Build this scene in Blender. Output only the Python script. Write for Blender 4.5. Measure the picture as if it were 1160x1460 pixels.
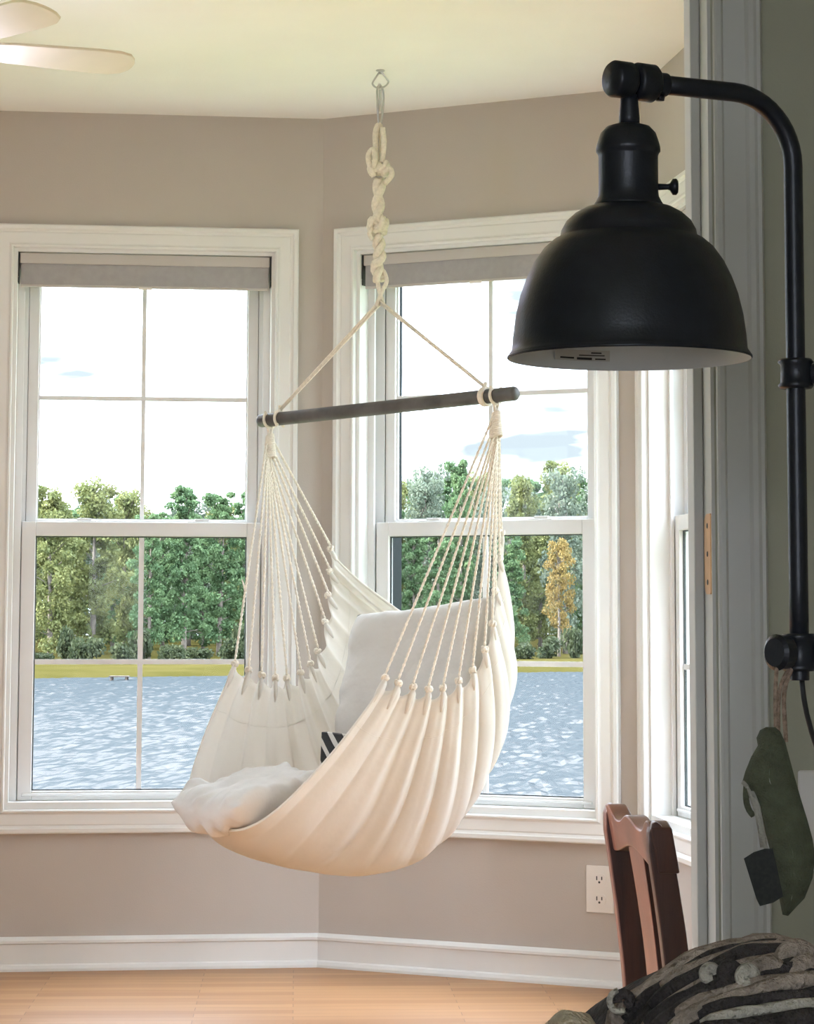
import bpy, bmesh, math, random
from mathutils import Vector, Matrix, noise

for o in list(bpy.data.objects):
    bpy.data.objects.remove(o, do_unlink=True)
SC = bpy.context.scene
COL = SC.collection
R = math.radians

# ------------------------------------------------------------------ camera
FPX, CX, CY, HORIZON, EYE, ROLL = 3600.0, 612.0, 509.7, 880.0, 1.107, 0.0018
PITCH = math.atan((HORIZON - CY) / FPX)
cam_d = bpy.data.cameras.new('camera')
cam = bpy.data.objects.new('camera', cam_d)
COL.objects.link(cam)
SC.camera = cam
cam_d.sensor_fit = 'VERTICAL'
cam_d.sensor_height = 36.0
cam_d.lens = 36.0 * FPX / 1460.0
cam_d.shift_x = -(CX - 580.0) / 1460.0
cam_d.shift_y = (CY - 730.0) / 1460.0
cam_d.clip_start = 0.05
cam_d.clip_end = 2000
cam.matrix_world = (Matrix.Translation((0, 0, EYE)) @ Matrix.Rotation(math.pi / 2 + PITCH, 4, 'X')
                    @ Matrix.Rotation(ROLL, 4, 'Z'))

# ------------------------------------------------------------------ view
vs = SC.view_settings
vs.view_transform = 'Standard'
vs.look = 'None'
vs.gamma = 1.0
vs.use_curve_mapping = False
vs.exposure = 1.55
SC.cycles.max_bounces = 14
SC.cycles.diffuse_bounces = 8
SC.cycles.transparent_max_bounces = 24
SC.cycles.sample_clamp_indirect = 8.0
SC.cycles.use_denoising = True

# ------------------------------------------------------------------ sky
SKY = 9.0
SUN = 9.0
wd = bpy.data.worlds.new('sky')
SC.world = wd
wd.use_nodes = True
nt = wd.node_tree
nt.nodes.clear()
N = nt.nodes.new
tc = N('ShaderNodeTexCoord')
sep = N('ShaderNodeSeparateXYZ')
nt.links.new(tc.outputs['Generated'], sep.inputs[0])
mp = N('ShaderNodeMapping')
mp.inputs['Scale'].default_value = (7.0, 7.0, 34.0)
mp.inputs['Location'].default_value = (0.35, 0.0, 0.1)
nt.links.new(tc.outputs['Generated'], mp.inputs[0])
nz = N('ShaderNodeTexNoise')
nz.inputs['Scale'].default_value = 1.0
nz.inputs['Detail'].default_value = 5.0
nt.links.new(mp.outputs[0], nz.inputs['Vector'])
cr = N('ShaderNodeValToRGB')
cr.color_ramp.elements[0].position = 0.36
cr.color_ramp.elements[0].color = (0.086, 0.098, 0.110, 1)
cr.color_ramp.elements[1].position = 0.56
cr.color_ramp.elements[1].color = (0.88, 0.96, 1.13, 1)
nt.links.new(nz.outputs['Fac'], cr.inputs[0])
# an overcast sky: brightness climbs from the horizon to the zenith
mr = N('ShaderNodeMapRange')
mr.inputs['From Min'].default_value = 0.0
mr.inputs['From Max'].default_value = 1.0
mr.inputs['To Min'].default_value = 0.32
mr.inputs['To Max'].default_value = 1.0
nt.links.new(sep.outputs['Z'], mr.inputs['Value'])
mul = N('ShaderNodeMath')
mul.operation = 'MULTIPLY'
mul.inputs[1].default_value = SKY
nt.links.new(mr.outputs[0], mul.inputs[0])
bg = N('ShaderNodeBackground')
nt.links.new(cr.outputs[0], bg.inputs['Color'])
nt.links.new(mul.outputs[0], bg.inputs['Strength'])
wo = N('ShaderNodeOutputWorld')
nt.links.new(bg.outputs[0], wo.inputs['Surface'])

# ------------------------------------------------------------------ sun (enters by the side windows, lies on the floor)
sd = bpy.data.lights.new('sun', 'SUN')
sun = bpy.data.objects.new('sun', sd)
COL.objects.link(sun)
sd.energy = SUN
sd.angle = R(2.0)
sd.color = (1.0, 0.97, 0.93)
SUN_DIR = Vector((0.90, 0.08, -0.40)).normalized()
sun.rotation_euler = SUN_DIR.to_track_quat('-Z', 'Y').to_euler()


# ================================================================== helpers
def rayd(px, py):
    dx, dy = px - CX, py - CY
    dx, dy = dx + ROLL * dy, dy - ROLL * dx
    F = Vector((0, math.cos(PITCH), math.sin(PITCH)))
    U = Vector((0, -math.sin(PITCH), math.cos(PITCH)))
    return F * FPX + Vector((1, 0, 0)) * dx - U * dy


O = Vector((0, 0, EYE))


def at_depth(px, py, Y):
    d = rayd(px, py)
    return O + d * (Y / d.y)


def at_z(px, py, z):
    d = rayd(px, py)
    return O + d * ((z - EYE) / d.z)


def at_plane(px, py, P, n):
    d = rayd(px, py)
    return O + d * ((P - O).dot(n) / d.dot(n))


def v2(x, y, z=0.0):
    return Vector((x, y, z))


def ang(a):
    return Vector((math.cos(a), math.sin(a), 0))


class MB:
    def __init__(s):
        s.v, s.f = [], []

    def add(s, vs_, fs, M=None):
        b = len(s.v)
        for p in vs_:
            p = Vector(p)
            s.v.append(M @ p if M is not None else p)
        s.f += [tuple(b + i for i in q) for q in fs]
        return s

    def box(s, x0, x1, y0, y1, z0, z1, M=None):
        vv = [(x0, y0, z0), (x1, y0, z0), (x1, y1, z0), (x0, y1, z0), (x0, y0, z1), (x1, y0, z1), (x1, y1, z1), (x0, y1, z1)]
        return s.add(vv, [(3, 2, 1, 0), (4, 5, 6, 7), (0, 1, 5, 4), (1, 2, 6, 5), (2, 3, 7, 6), (3, 0, 4, 7)], M)

    def tube(s, pts, rad, n=8, closed=False, caps=True, M=None, flat=1.0):
        pts = [Vector(p) for p in pts]
        m = len(pts)
        rr = rad if isinstance(rad, (list, tuple)) else [rad] * m
        b = len(s.v)
        prev = None
        for i, p in enumerate(pts):
            if closed:
                t = pts[(i + 1) % m] - pts[i - 1]
            else:
                t = pts[min(i + 1, m - 1)] - pts[max(i - 1, 0)]
            t = t.normalized() if t.length > 1e-9 else Vector((0, 0, 1))
            if prev is None:
                a = Vector((0, 0, 1)) if abs(t.z) < .9 else Vector((1, 0, 0))
                nx = a.cross(t).normalized()
            else:
                nx = prev - t * prev.dot(t)
                nx = nx.normalized() if nx.length > 1e-6 else t.orthogonal().normalized()
            prev = nx
            ny = t.cross(nx)
            for k in range(n):
                a = 2 * math.pi * k / n
                q = p + (nx * math.cos(a) + ny * math.sin(a) * flat) * rr[i]
                s.v.append(M @ q if M is not None else q)
        mm = m if closed else m - 1
        for i in range(mm):
            j = (i + 1) % m
            for k in range(n):
                l = (k + 1) % n
                s.f.append((b + i * n + k, b + i * n + l, b + j * n + l, b + j * n + k))
        if caps and not closed:
            s.f.append(tuple(b + k for k in range(n))[::-1])
            s.f.append(tuple(b + (m - 1) * n + k for k in range(n)))
        return s

    def lathe(s, prof, n=48, M=None, closed=False):
        b = len(s.v)
        for (r, z) in prof:
            for k in range(n):
                a = 2 * math.pi * k / n
                q = Vector((r * math.cos(a), r * math.sin(a), z))
                s.v.append(M @ q if M is not None else q)
        m = len(prof)
        for i in range(m if closed else m - 1):
            j = (i + 1) % m
            for k in range(n):
                l = (k + 1) % n
                s.f.append((b + i * n + k, b + i * n + l, b + j * n + l, b + j * n + k))
        return s

    def grid(s, rows, M=None, closeu=False):
        b = len(s.v)
        n = len(rows[0])
        for r in rows:
            for p in r:
                s.v.append(M @ Vector(p) if M is not None else Vector(p))
        for i in range(len(rows) - 1):
            for k in range(n if closeu else n - 1):
                l = (k + 1) % n
                s.f.append((b + i * n + k, b + i * n + l, b + (i + 1) * n + l, b + (i + 1) * n + k))
        return s

    def prism(s, poly, y0, y1, M=None):
        """poly of (x,z) extruded along y"""
        n = len(poly)
        vv = [(x, y0, z) for x, z in poly] + [(x, y1, z) for x, z in poly]
        ff = [tuple(range(n)), tuple(range(2 * n - 1, n - 1, -1))]
        ff += [(i, i + n, (i + 1) % n + n, (i + 1) % n) for i in range(n)]
        return s.add(vv, ff, M)

    def build(s, name, mat, parent=None, smooth=False, bevel=0.0, segs=2, fix=True, sub=0, solid=0.0):
        me = bpy.data.meshes.new(name)
        base = ROOTLOC.get(parent.name, Vector()) if parent is not None else Vector()
        me.from_pydata([tuple(p - base) for p in s.v], [], s.f)
        if fix:
            bm = bmesh.new()
            bm.from_mesh(me)
            bmesh.ops.recalc_face_normals(bm, faces=bm.faces)
            bm.to_mesh(me)
            bm.free()
        me.materials.append(mat)
        if smooth:
            for p in me.polygons:
                p.use_smooth = True
        o = bpy.data.objects.new(name, me)
        COL.objects.link(o)
        if parent is not None:
            o.parent = parent
            ROOTLOC[o.name] = base.copy()
        else:
            ROOTLOC[o.name] = Vector()
        if solid:
            m = o.modifiers.new('solid', 'SOLIDIFY')
            m.thickness = solid
            m.offset = 0
        if bevel:
            m = o.modifiers.new('bevel', 'BEVEL')
            m.width = bevel
            m.segments = segs
            m.limit_method = 'ANGLE'
            m.angle_limit = R(35)
            if not smooth:
                for p in me.polygons:
                    p.use_smooth = True
                w = o.modifiers.new('wn', 'WEIGHTED_NORMAL')
                w.keep_sharp = False
        if sub:
            m = o.modifiers.new('sub', 'SUBSURF')
            m.levels = m.render_levels = sub
        return o


ROOTLOC = {}


def empty(name, loc=(0, 0, 0), parent=None):
    o = bpy.data.objects.new(name, None)
    COL.objects.link(o)
    base = ROOTLOC.get(parent.name, Vector()) if parent is not None else Vector()
    o.location = Vector(loc) - base
    if parent is not None:
        o.parent = parent
    o.empty_display_size = 0.05
    ROOTLOC[o.name] = Vector(loc)
    return o


def tag(o, label=None, cat=None, group=None, kind=None):
    if label:
        o['label'] = label
    if cat:
        o['category'] = cat
    if group:
        o['group'] = group
    if kind:
        o['kind'] = kind
    return o


def copy_tree(o, parent=None):
    c = o.copy()
    COL.objects.link(c)
    if parent is not None:
        c.parent = parent
    for ch in list(o.children):
        copy_tree(ch, c)
    return c


# ------------------------------------------------------------------ materials
def newmat(name):
    m = bpy.data.materials.new(name)
    m.use_nodes = True
    t = m.node_tree
    b = t.nodes['Principled BSDF']
    return m, t, b


def s2l(c):
    return tuple(((x / 255.0) / 12.92 if x / 255.0 <= 0.04045 else ((x / 255.0 + 0.055) / 1.055) ** 2.4) for x in c)


def mat(name, col, rough=0.6, var=0.0, scale=8.0, bump=0.0, bscale=60.0, metal=0.0, spec=0.5, stretch=(1, 1, 1), col2=None, detail=4.0):
    """principled with a noise-mixed colour and a fine noise bump"""
    m, t, b = newmat(name)
    b.inputs['Roughness'].default_value = rough
    b.inputs['Metallic'].default_value = metal
    b.inputs['Specular IOR Level'].default_value = spec
    tcn = t.nodes.new('ShaderNodeTexCoord')
    mpn = t.nodes.new('ShaderNodeMapping')
    mpn.inputs['Scale'].default_value = stretch
    t.links.new(tcn.outputs['Object'], mpn.inputs[0])
    if var or col2:
        n = t.nodes.new('ShaderNodeTexNoise')
        n.inputs['Scale'].default_value = scale
        n.inputs['Detail'].default_value = detail
        t.links.new(mpn.outputs[0], n.inputs['Vector'])
        r = t.nodes.new('ShaderNodeValToRGB')
        r.color_ramp.elements[0].position = 0.35
        r.color_ramp.elements[1].position = 0.65
        c2 = col2 if col2 else tuple(min(1, x * (1 + var)) for x in col)
        c1 = col if col2 else tuple(x * (1 - var) for x in col)
        r.color_ramp.elements[0].color = (*c1, 1)
        r.color_ramp.elements[1].color = (*c2, 1)
        t.links.new(n.outputs['Fac'], r.inputs[0])
        t.links.new(r.outputs[0], b.inputs['Base Color'])
    else:
        b.inputs['Base Color'].default_value = (*col, 1)
    if bump:
        n2 = t.nodes.new('ShaderNodeTexNoise')
        n2.inputs['Scale'].default_value = bscale
        n2.inputs['Detail'].default_value = 3.0
        t.links.new(mpn.outputs[0], n2.inputs['Vector'])
        bp = t.nodes.new('ShaderNodeBump')
        bp.inputs['Strength'].default_value = bump
        bp.inputs['Distance'].default_value = 0.01
        t.links.new(n2.outputs['Fac'], bp.inputs['Height'])
        t.links.new(bp.outputs[0], b.inputs['Normal'])
    return m


def cloth_mat(name, col, transl=0.3, weave=900.0, wr=0.0, var=0.05):
    m, t, b = newmat(name)
    out = t.nodes['Material Output']
    b.inputs['Roughness'].default_value = 0.9
    b.inputs['Specular IOR Level'].default_value = 0.1
    tcn = t.nodes.new('ShaderNodeTexCoord')
    n = t.nodes.new('ShaderNodeTexNoise')
    n.inputs['Scale'].default_value = 6.0
    n.inputs['Detail'].default_value = 4.0
    t.links.new(tcn.outputs['Object'], n.inputs['Vector'])
    r = t.nodes.new('ShaderNodeValToRGB')
    r.color_ramp.elements[0].color = (*(x * (1 - var) for x in col), 1)
    r.color_ramp.elements[1].color = (*(min(1, x * (1 + var)) for x in col), 1)
    t.links.new(n.outputs['Fac'], r.inputs[0])
    t.links.new(r.outputs[0], b.inputs['Base Color'])
    w = t.nodes.new('ShaderNodeTexNoise')
    w.inputs['Scale'].default_value = weave
    t.links.new(tcn.outputs['Object'], w.inputs['Vector'])
    w2 = t.nodes.new('ShaderNodeTexNoise')
    w2.inputs['Scale'].default_value = 13.0
    w2.inputs['Detail'].default_value = 3.0
    t.links.new(tcn.outputs['Object'], w2.inputs['Vector'])
    bp0 = t.nodes.new('ShaderNodeBump')
    bp0.inputs['Strength'].default_value = wr
    bp0.inputs['Distance'].default_value = 0.03
    t.links.new(w2.outputs['Fac'], bp0.inputs['Height'])
    bp = t.nodes.new('ShaderNodeBump')
    bp.inputs['Strength'].default_value = 0.15
    bp.inputs['Distance'].default_value = 0.002
    t.links.new(w.outputs['Fac'], bp.inputs['Height'])
    t.links.new(bp0.outputs[0], bp.inputs['Normal'])
    t.links.new(bp.outputs[0], b.inputs['Normal'])
    tr = t.nodes.new('ShaderNodeBsdfTranslucent')
    t.links.new(r.outputs[0], tr.inputs['Color'])
    mx = t.nodes.new('ShaderNodeMixShader')
    mx.inputs[0].default_value = transl
    t.links.new(b.outputs[0], mx.inputs[1])
    t.links.new(tr.outputs[0], mx.inputs[2])
    t.links.new(mx.outputs[0], out.inputs['Surface'])
    return m


def glass_mat():
    m, t, b = newmat('window_glass')
    t.nodes.remove(b)
    out = t.nodes['Material Output']
    tr = t.nodes.new('ShaderNodeBsdfTransparent')
    tr.inputs['Color'].default_value = (0.95, 0.97, 0.96, 1)
    gl = t.nodes.new('ShaderNodeBsdfGlossy')
    gl.inputs['Roughness'].default_value = 0.0
    fr = t.nodes.new('ShaderNodeFresnel')
    gm = t.nodes.new('ShaderNodeNewGeometry')           # same reflectance from both faces of the pane
    ir = t.nodes.new('ShaderNodeMapRange')
    ir.inputs['To Min'].default_value = 1.16
    ir.inputs['To Max'].default_value = 1 / 1.16
    t.links.new(gm.outputs['Backfacing'], ir.inputs['Value'])
    t.links.new(ir.outputs[0], fr.inputs['IOR'])
    mx = t.nodes.new('ShaderNodeMixShader')
    t.links.new(fr.outputs[0], mx.inputs[0])
    t.links.new(tr.outputs[0], mx.inputs[1])
    t.links.new(gl.outputs[0], mx.inputs[2])
    t.links.new(mx.outputs[0], out.inputs['Surface'])
    return m


def floor_mat():
    m, t, b = newmat('oak_floor')
    tcn = t.nodes.new('ShaderNodeTexCoord')
    mpn = t.nodes.new('ShaderNodeMapping')
    mpn.inputs['Rotation'].default_value = (0, 0, R(-3))
    t.links.new(tcn.outputs['Object'], mpn.inputs[0])
    br = t.nodes.new('ShaderNodeTexBrick')
    br.offset = 0.37
    br.inputs['Scale'].default_value = 1.0
    br.inputs['Brick Width'].default_value = 0.75
    br.inputs['Row Height'].default_value = 0.058
    br.inputs['Mortar Size'].default_value = 0.0008
    br.inputs['Bias'].default_value = 0.0
    br.inputs['Color1'].default_value = (0.58, 0.315, 0.145, 1)
    br.inputs['Color2'].default_value = (0.44, 0.215, 0.088, 1)
    br.inputs['Mortar'].default_value = (0.20, 0.10, 0.05, 1)
    t.links.new(mpn.outputs[0], br.inputs['Vector'])
    m2 = t.nodes.new('ShaderNodeMapping')
    m2.inputs['Scale'].default_value = (2.5, 55, 1)
    t.links.new(tcn.outputs['Object'], m2.inputs[0])
    n = t.nodes.new('ShaderNodeTexNoise')
    n.inputs['Scale'].default_value = 1.0
    n.inputs['Detail'].default_value = 6.0
    t.links.new(m2.outputs[0], n.inputs['Vector'])
    mx = t.nodes.new('ShaderNodeMix')
    mx.data_type = 'RGBA'
    mx.blend_type = 'MULTIPLY'
    mx.inputs['Factor'].default_value = 0.35
    t.links.new(br.outputs['Color'], mx.inputs['A'])
    t.links.new(n.outputs['Fac'], mx.inputs['B'])
    t.links.new(mx.outputs['Result'], b.inputs['Base Color'])
    b.inputs['Roughness'].default_value = 0.40
    b.inputs['Specular IOR Level'].default_value = 0.35
    return m


def leaf_mat(name, c1, c2, transl=0.35):
    m, t, b = newmat(name)
    out = t.nodes['Material Output']
    g = t.nodes.new('ShaderNodeTexCoord')
    n = t.nodes.new('ShaderNodeTexNoise')
    n.inputs['Scale'].default_value = 0.55
    n.inputs['Detail'].default_value = 4.0
    t.links.new(g.outputs['Object'], n.inputs['Vector'])
    r = t.nodes.new('ShaderNodeValToRGB')
    r.color_ramp.elements[0].position = 0.35
    r.color_ramp.elements[1].position = 0.66
    r.color_ramp.elements[0].color = (*c1, 1)
    r.color_ramp.elements[1].color = (*c2, 1)
    t.links.new(n.outputs['Fac'], r.inputs[0])
    t.links.new(r.outputs[0], b.inputs['Base Color'])
    b.inputs['Roughness'].default_value = 0.7
    b.inputs['Specular IOR Level'].default_value = 0.2
    tr = t.nodes.new('ShaderNodeBsdfTranslucent')
    t.links.new(r.outputs[0], tr.inputs['Color'])
    mx = t.nodes.new('ShaderNodeMixShader')
    mx.inputs[0].default_value = transl
    t.links.new(b.outputs[0], mx.inputs[1])
    t.links.new(tr.outputs[0], mx.inputs[2])
    t.links.new(mx.outputs[0], out.inputs['Surface'])
    return m


def water_mat():
    m, t, b = newmat('lake_water')
    g = t.nodes.new('ShaderNodeTexCoord')
    mpn = t.nodes.new('ShaderNodeMapping')
    mpn.inputs['Scale'].default_value = (1.0, 0.16, 1.0)
    t.links.new(g.outputs['Object'], mpn.inputs[0])
    n = t.nodes.new('ShaderNodeTexNoise')
    n.inputs['Scale'].default_value = 1.7
    n.inputs['Detail'].default_value = 4.0
    n.inputs['Roughness'].default_value = 0.65
    t.links.new(mpn.outputs[0], n.inputs['Vector'])
    bp = t.nodes.new('ShaderNodeBump')
    bp.inputs['Strength'].default_value = 0.6
    bp.inputs['Distance'].default_value = 0.1
    t.links.new(n.outputs['Fac'], bp.inputs['Height'])
    t.links.new(bp.outputs[0], b.inputs['Normal'])
    out = t.nodes['Material Output']
    b.inputs['Base Color'].default_value = (0.030, 0.036, 0.040, 1)
    b.inputs['Roughness'].default_value = 0.9
    b.inputs['Specular IOR Level'].default_value = 0.0
    gl = t.nodes.new('ShaderNodeBsdfGlossy')
    gl.inputs['Roughness'].default_value = 0.10
    gl.inputs['Color'].default_value = (1.0, 0.845, 0.71, 1)
    t.links.new(bp.outputs[0], gl.inputs['Normal'])
    mx = t.nodes.new('ShaderNodeMixShader')
    mx.inputs[0].default_value = 0.070
    t.links.new(b.outputs[0], mx.inputs[1])
    t.links.new(gl.outputs[0], mx.inputs[2])
    t.links.new(mx.outputs[0], out.inputs['Surface'])
    return m


def stripes_mat(name, c1, c2, scale, rot):
    m, t, b = newmat(name)
    g = t.nodes.new('ShaderNodeTexCoord')
    mpn = t.nodes.new('ShaderNodeMapping')
    mpn.inputs['Rotation'].default_value = rot
    t.links.new(g.outputs['Object'], mpn.inputs[0])
    w = t.nodes.new('ShaderNodeTexWave')
    w.inputs['Scale'].default_value = scale
    w.inputs['Distortion'].default_value = 1.5
    t.links.new(mpn.outputs[0], w.inputs['Vector'])
    r = t.nodes.new('ShaderNodeValToRGB')
    r.color_ramp.interpolation = 'CONSTANT'
    r.color_ramp.elements[1].position = 0.72
    r.color_ramp.elements[0].color = (*c1, 1)
    r.color_ramp.elements[1].color = (*c2, 1)
    t.links.new(w.outputs['Fac'], r.inputs[0])
    t.links.new(r.outputs[0], b.inputs['Base Color'])
    b.inputs['Roughness'].default_value = 0.6
    return m


M = {}
M['wall'] = mat('taupe_wall_paint', (0.475, 0.432, 0.395), 0.85, 0.02, 3.0, 0.05, 240)
M['wall_near'] = mat('sage_wall_paint', (0.40, 0.39, 0.30), 0.85, 0.03, 3.0, 0.05, 240)
M['ceiling'] = mat('ceiling_paint', (0.88, 0.87, 0.85), 0.9, 0.02, 2.0, 0.06, 160)
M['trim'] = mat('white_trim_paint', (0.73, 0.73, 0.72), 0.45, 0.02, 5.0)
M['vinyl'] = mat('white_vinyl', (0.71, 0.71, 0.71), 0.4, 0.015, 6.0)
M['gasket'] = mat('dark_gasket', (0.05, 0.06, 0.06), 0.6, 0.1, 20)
M['exterior_track'] = mat('shaded_exterior_frame', (0.005, 0.009, 0.010), 0.6, 0.05, 6.0, spec=0.1)  # dark brick return, with its shade put into the colour
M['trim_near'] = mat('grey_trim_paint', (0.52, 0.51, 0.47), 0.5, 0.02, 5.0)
M['siding'] = mat('house_siding', (0.30, 0.33, 0.33), 0.7, 0.05, 3.0)
M['shade_fab'] = mat('shade_fabric', (0.36, 0.35, 0.36), 0.85, 0.04, 40.0, 0.1, 500)
M['shade_rail'] = mat('shade_valance', (0.50, 0.47, 0.45), 0.6, 0.02, 10.0)
M['glass'] = glass_mat()
M['floor'] = floor_mat()
M['floor_near'] = mat('near_floor', (0.22, 0.13, 0.08), 0.5, 0.1, 5.0)
M['cotton'] = cloth_mat('natural_cotton', (0.80, 0.765, 0.71), 0.40, 800, 0.18)
M['cushion'] = cloth_mat('cushion_cotton', (0.58, 0.555, 0.525), 0.05, 800, 0.2)
M['rope'] = mat('cotton_rope', (0.82, 0.76, 0.66), 0.9, 0.08, 120, 0.5, 600)
M['bar'] = mat('grey_stained_wood', (0.085, 0.08, 0.08), 0.5, 0.3, 12, 0.1, 60, stretch=(1, 1, 1))
M['steel'] = mat('zinc_steel', (0.55, 0.55, 0.56), 0.3, 0.05, 30, metal=1.0)
M['black'] = mat('black_metal', (0.014, 0.016, 0.022), 0.36, 0.15, 60, 0.05, 400, spec=0.4)
M['lamp_in'] = mat('lamp_inner_enamel', (0.74, 0.78, 0.80), 0.4, 0.02, 10)
M['sticker'] = mat('paper_sticker', (0.6, 0.6, 0.58), 0.7, 0.02, 10)
M['ink'] = mat('printed_ink', (0.03, 0.03, 0.03), 0.7, 0.05, 10)
M['cable'] = mat('black_cable', (0.02, 0.02, 0.02), 0.5, 0.1, 50)
M['brass'] = mat('brass', (0.72, 0.45, 0.24), 0.35, 0.1, 40, metal=0.9)
M['plate'] = mat('white_plastic', (0.74, 0.70, 0.66), 0.35, 0.01, 10)
M['slot'] = mat('dark_slot', (0.03, 0.03, 0.03), 0.6, 0.1, 10)
M['wood'] = mat('mahogany', (0.022, 0.0065, 0.004), 0.38, 0.0, 9, 0.06, 60, stretch=(6, 6, 0.6), col2=(0.046, 0.014, 0.008))
wb_ = M['wood'].node_tree.nodes['Principled BSDF']
wb_.inputs['Coat Weight'].default_value = 0.3
wb_.inputs['Specular IOR Level'].default_value = 0.3
wb_.inputs['Coat Roughness'].default_value = 0.3
M['felt'] = mat('green_felt', (0.105, 0.115, 0.068), 0.95, 0.15, 60, 0.6, 500)
M['felt_edge'] = mat('felt_lining', (0.42, 0.40, 0.33), 0.95, 0.1, 60, 0.5, 500)
M['tag'] = mat('dark_tag', (0.013, 0.014, 0.010), 0.7, 0.4, 260)
M['twine'] = mat('jute_twine', (0.36, 0.26, 0.19), 0.9, 0.3, 200, 0.5, 600)
M['yarn1'] = mat('taupe_yarn', (0.33, 0.265, 0.21), 0.95, 0.25, 40, 1.0, 170)
M['yarn2'] = mat('charcoal_yarn', (0.045, 0.037, 0.034), 0.95, 0.4, 40, 1.0, 170)
M['yarn3'] = mat('cream_yarn', (0.48, 0.44, 0.36), 0.95, 0.2, 40, 1.0, 170)
M['beige'] = mat('beige_plush', (0.68, 0.58, 0.42), 0.95, 0.2, 30, 0.8, 200)
M['sofa'] = mat('brown_upholstery', (0.09, 0.07, 0.055), 0.9, 0.1, 30, 0.4, 300)
M['fan'] = mat('fan_blade_white', (0.62, 0.56, 0.47), 0.5, 0.03, 6.0)
bm_, bt_, bb_ = newmat('added_glow_bowl')  # unseen glowing bowl, added as fill light for the bay room
bb_.inputs['Base Color'].default_value = (.9, .85, .75, 1)
bb_.inputs['Emission Color'].default_value = (0.84, 0.88, 1.3, 1)
bb_.inputs['Emission Strength'].default_value = 13.0
M['fill_bowl'] = bm_
M['book'] = stripes_mat('black_white_stripe', (0.012, 0.012, 0.014), (0.6, 0.58, 0.55), 9.0, (0, 0.5, 0))
M['bark'] = mat('tree_bark', (0.13, 0.11, 0.09), 0.9, 0.3, 3.0)
M['grass'] = mat('shore_grass', (0.035, 0.031, 0.009), 0.9, 0.0, 0.15, spec=0.0, col2=(0.046, 0.039, 0.013))
M['lawn'] = mat('lawn', (0.12, 0.16, 0.05), 0.9, 0.2, 0.5)
M['water'] = water_mat()
M['crate'] = mat('weathered_wood', (0.045, 0.034, 0.027), 0.9, 0.2, 2.0)

# ================================================================== setting: far room (bay)
ZC = 2.74
K1 = v2(-.35, 8.20)
AA, AB, AC = R(7.0), R(-26.9), R(-82.0)
K2 = K1 + ang(AB) * 1.125
K0 = K1 - ang(AA) * 1.152
AD = R(41.0)
KD = K0 - ang(AD) * 1.125
AE = R(88.0)
DOORA = R(6.0)
JX = Vector((0.3335, 2.95, 0))                      # near edge of the strike jamb
DU = ang(DOORA)
DN = Vector((-DU.y, DU.x, 0))                       # away from the camera
WT = 0.115
far_y = lambda P, d: (JX + DN * WT - P).dot(DN) / d.dot(DN)
KC = K2 + ang(AC) * far_y(K2, ang(AC))              # right wall meets the door wall
KE = KD - ang(AE) * far_y(KD, -ang(AE))

CAS = 0.075
WW, WZ0, WZ1 = 0.843, 0.500, 2.293                  # opening inside the casing


def frame_mat(P, a):
    """local (u along wall, w outwards, z) -> world"""
    u = ang(a)
    n = Vector((-u.y, u.x, 0))
    return Matrix(((u.x, n.x, 0, P.x), (u.y, n.y, 0, P.y), (0, 0, 1, 0), (0, 0, 0, 1)))


def wall_piece(mb, W, L, holes, z0, z1, t, w0=0.0):
    """wall with rectangular openings, in local coordinates"""
    us = sorted(holes)
    u = 0.0
    for (a, b, za, zb) in us:
        mb.box(u, a, w0, w0 + t, z0, z1, W)
        if za > z0 + 1e-4:
            mb.box(a, b, w0, w0 + t, z0, za, W)
        if zb < z1 - 1e-4:
            mb.box(a, b, w0, w0 + t, zb, z1, W)
        u = b
    mb.box(u, L, w0, w0 + t, z0, z1, W)


def base_run(name, W, u0, u1, mt='trim'):
    prof = [(0, 0), (-.026, 0), (-.026, .008), (-.022, .018), (-.014, .022), (-.0135, .082), (-.019, .086), (-.019, .094), (-.012, .101), (-.006, .105), (0, .105)]
    mb = MB()
    n = len(prof)
    vv = [(u0, w, z) for w, z in prof] + [(u1, w, z) for w, z in prof]
    ff = [tuple(range(n)), tuple(range(2 * n - 1, n - 1, -1))] + [(i, i + n, (i + 1) % n + n, (i + 1) % n) for i in range(n)]
    mb.add(vv, ff, W)
    return tag(mb.build(name, M[mt]), kind='structure')


def casing_piece(W, a0, a1, ca, horiz, side, prof, mt, parent, name='casing', w0=0.0, m0=1.0):
    """a mitred casing strip; prof = [(distance from inner edge, proud)]; side=+1 grows up/right; a0..a1 inner edge span, ca the inner edge"""
    mb = MB()
    n = len(prof)
    e0, e1 = [], []
    for (d, b) in prof:
        if horiz:
            e0.append((a0 - d, w0 - b, ca + side * d))
            e1.append((a1 + d, w0 - b, ca + side * d))
        else:
            e0.append((ca + side * d, w0 - b, a0 - d * m0))
            e1.append((ca + side * d, w0 - b, a1 + d))
    ff = [tuple(range(n)), tuple(range(2 * n - 1, n - 1, -1))] + [(i, i + n, (i + 1) % n + n, (i + 1) % n) for i in range(n)]
    mb.add(e0 + e1, ff, W)
    return mb.build(name, M[mt], parent)


CPROF = [(0, 0), (0, .019), (.003, .022), (.008, .022), (.011, .018), (.016, .0165), (.046, .0185), (.050, .0165), (.056, .0195), (.060, .025), (.071, .025), (.075, .021), (.075, 0)]


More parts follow.
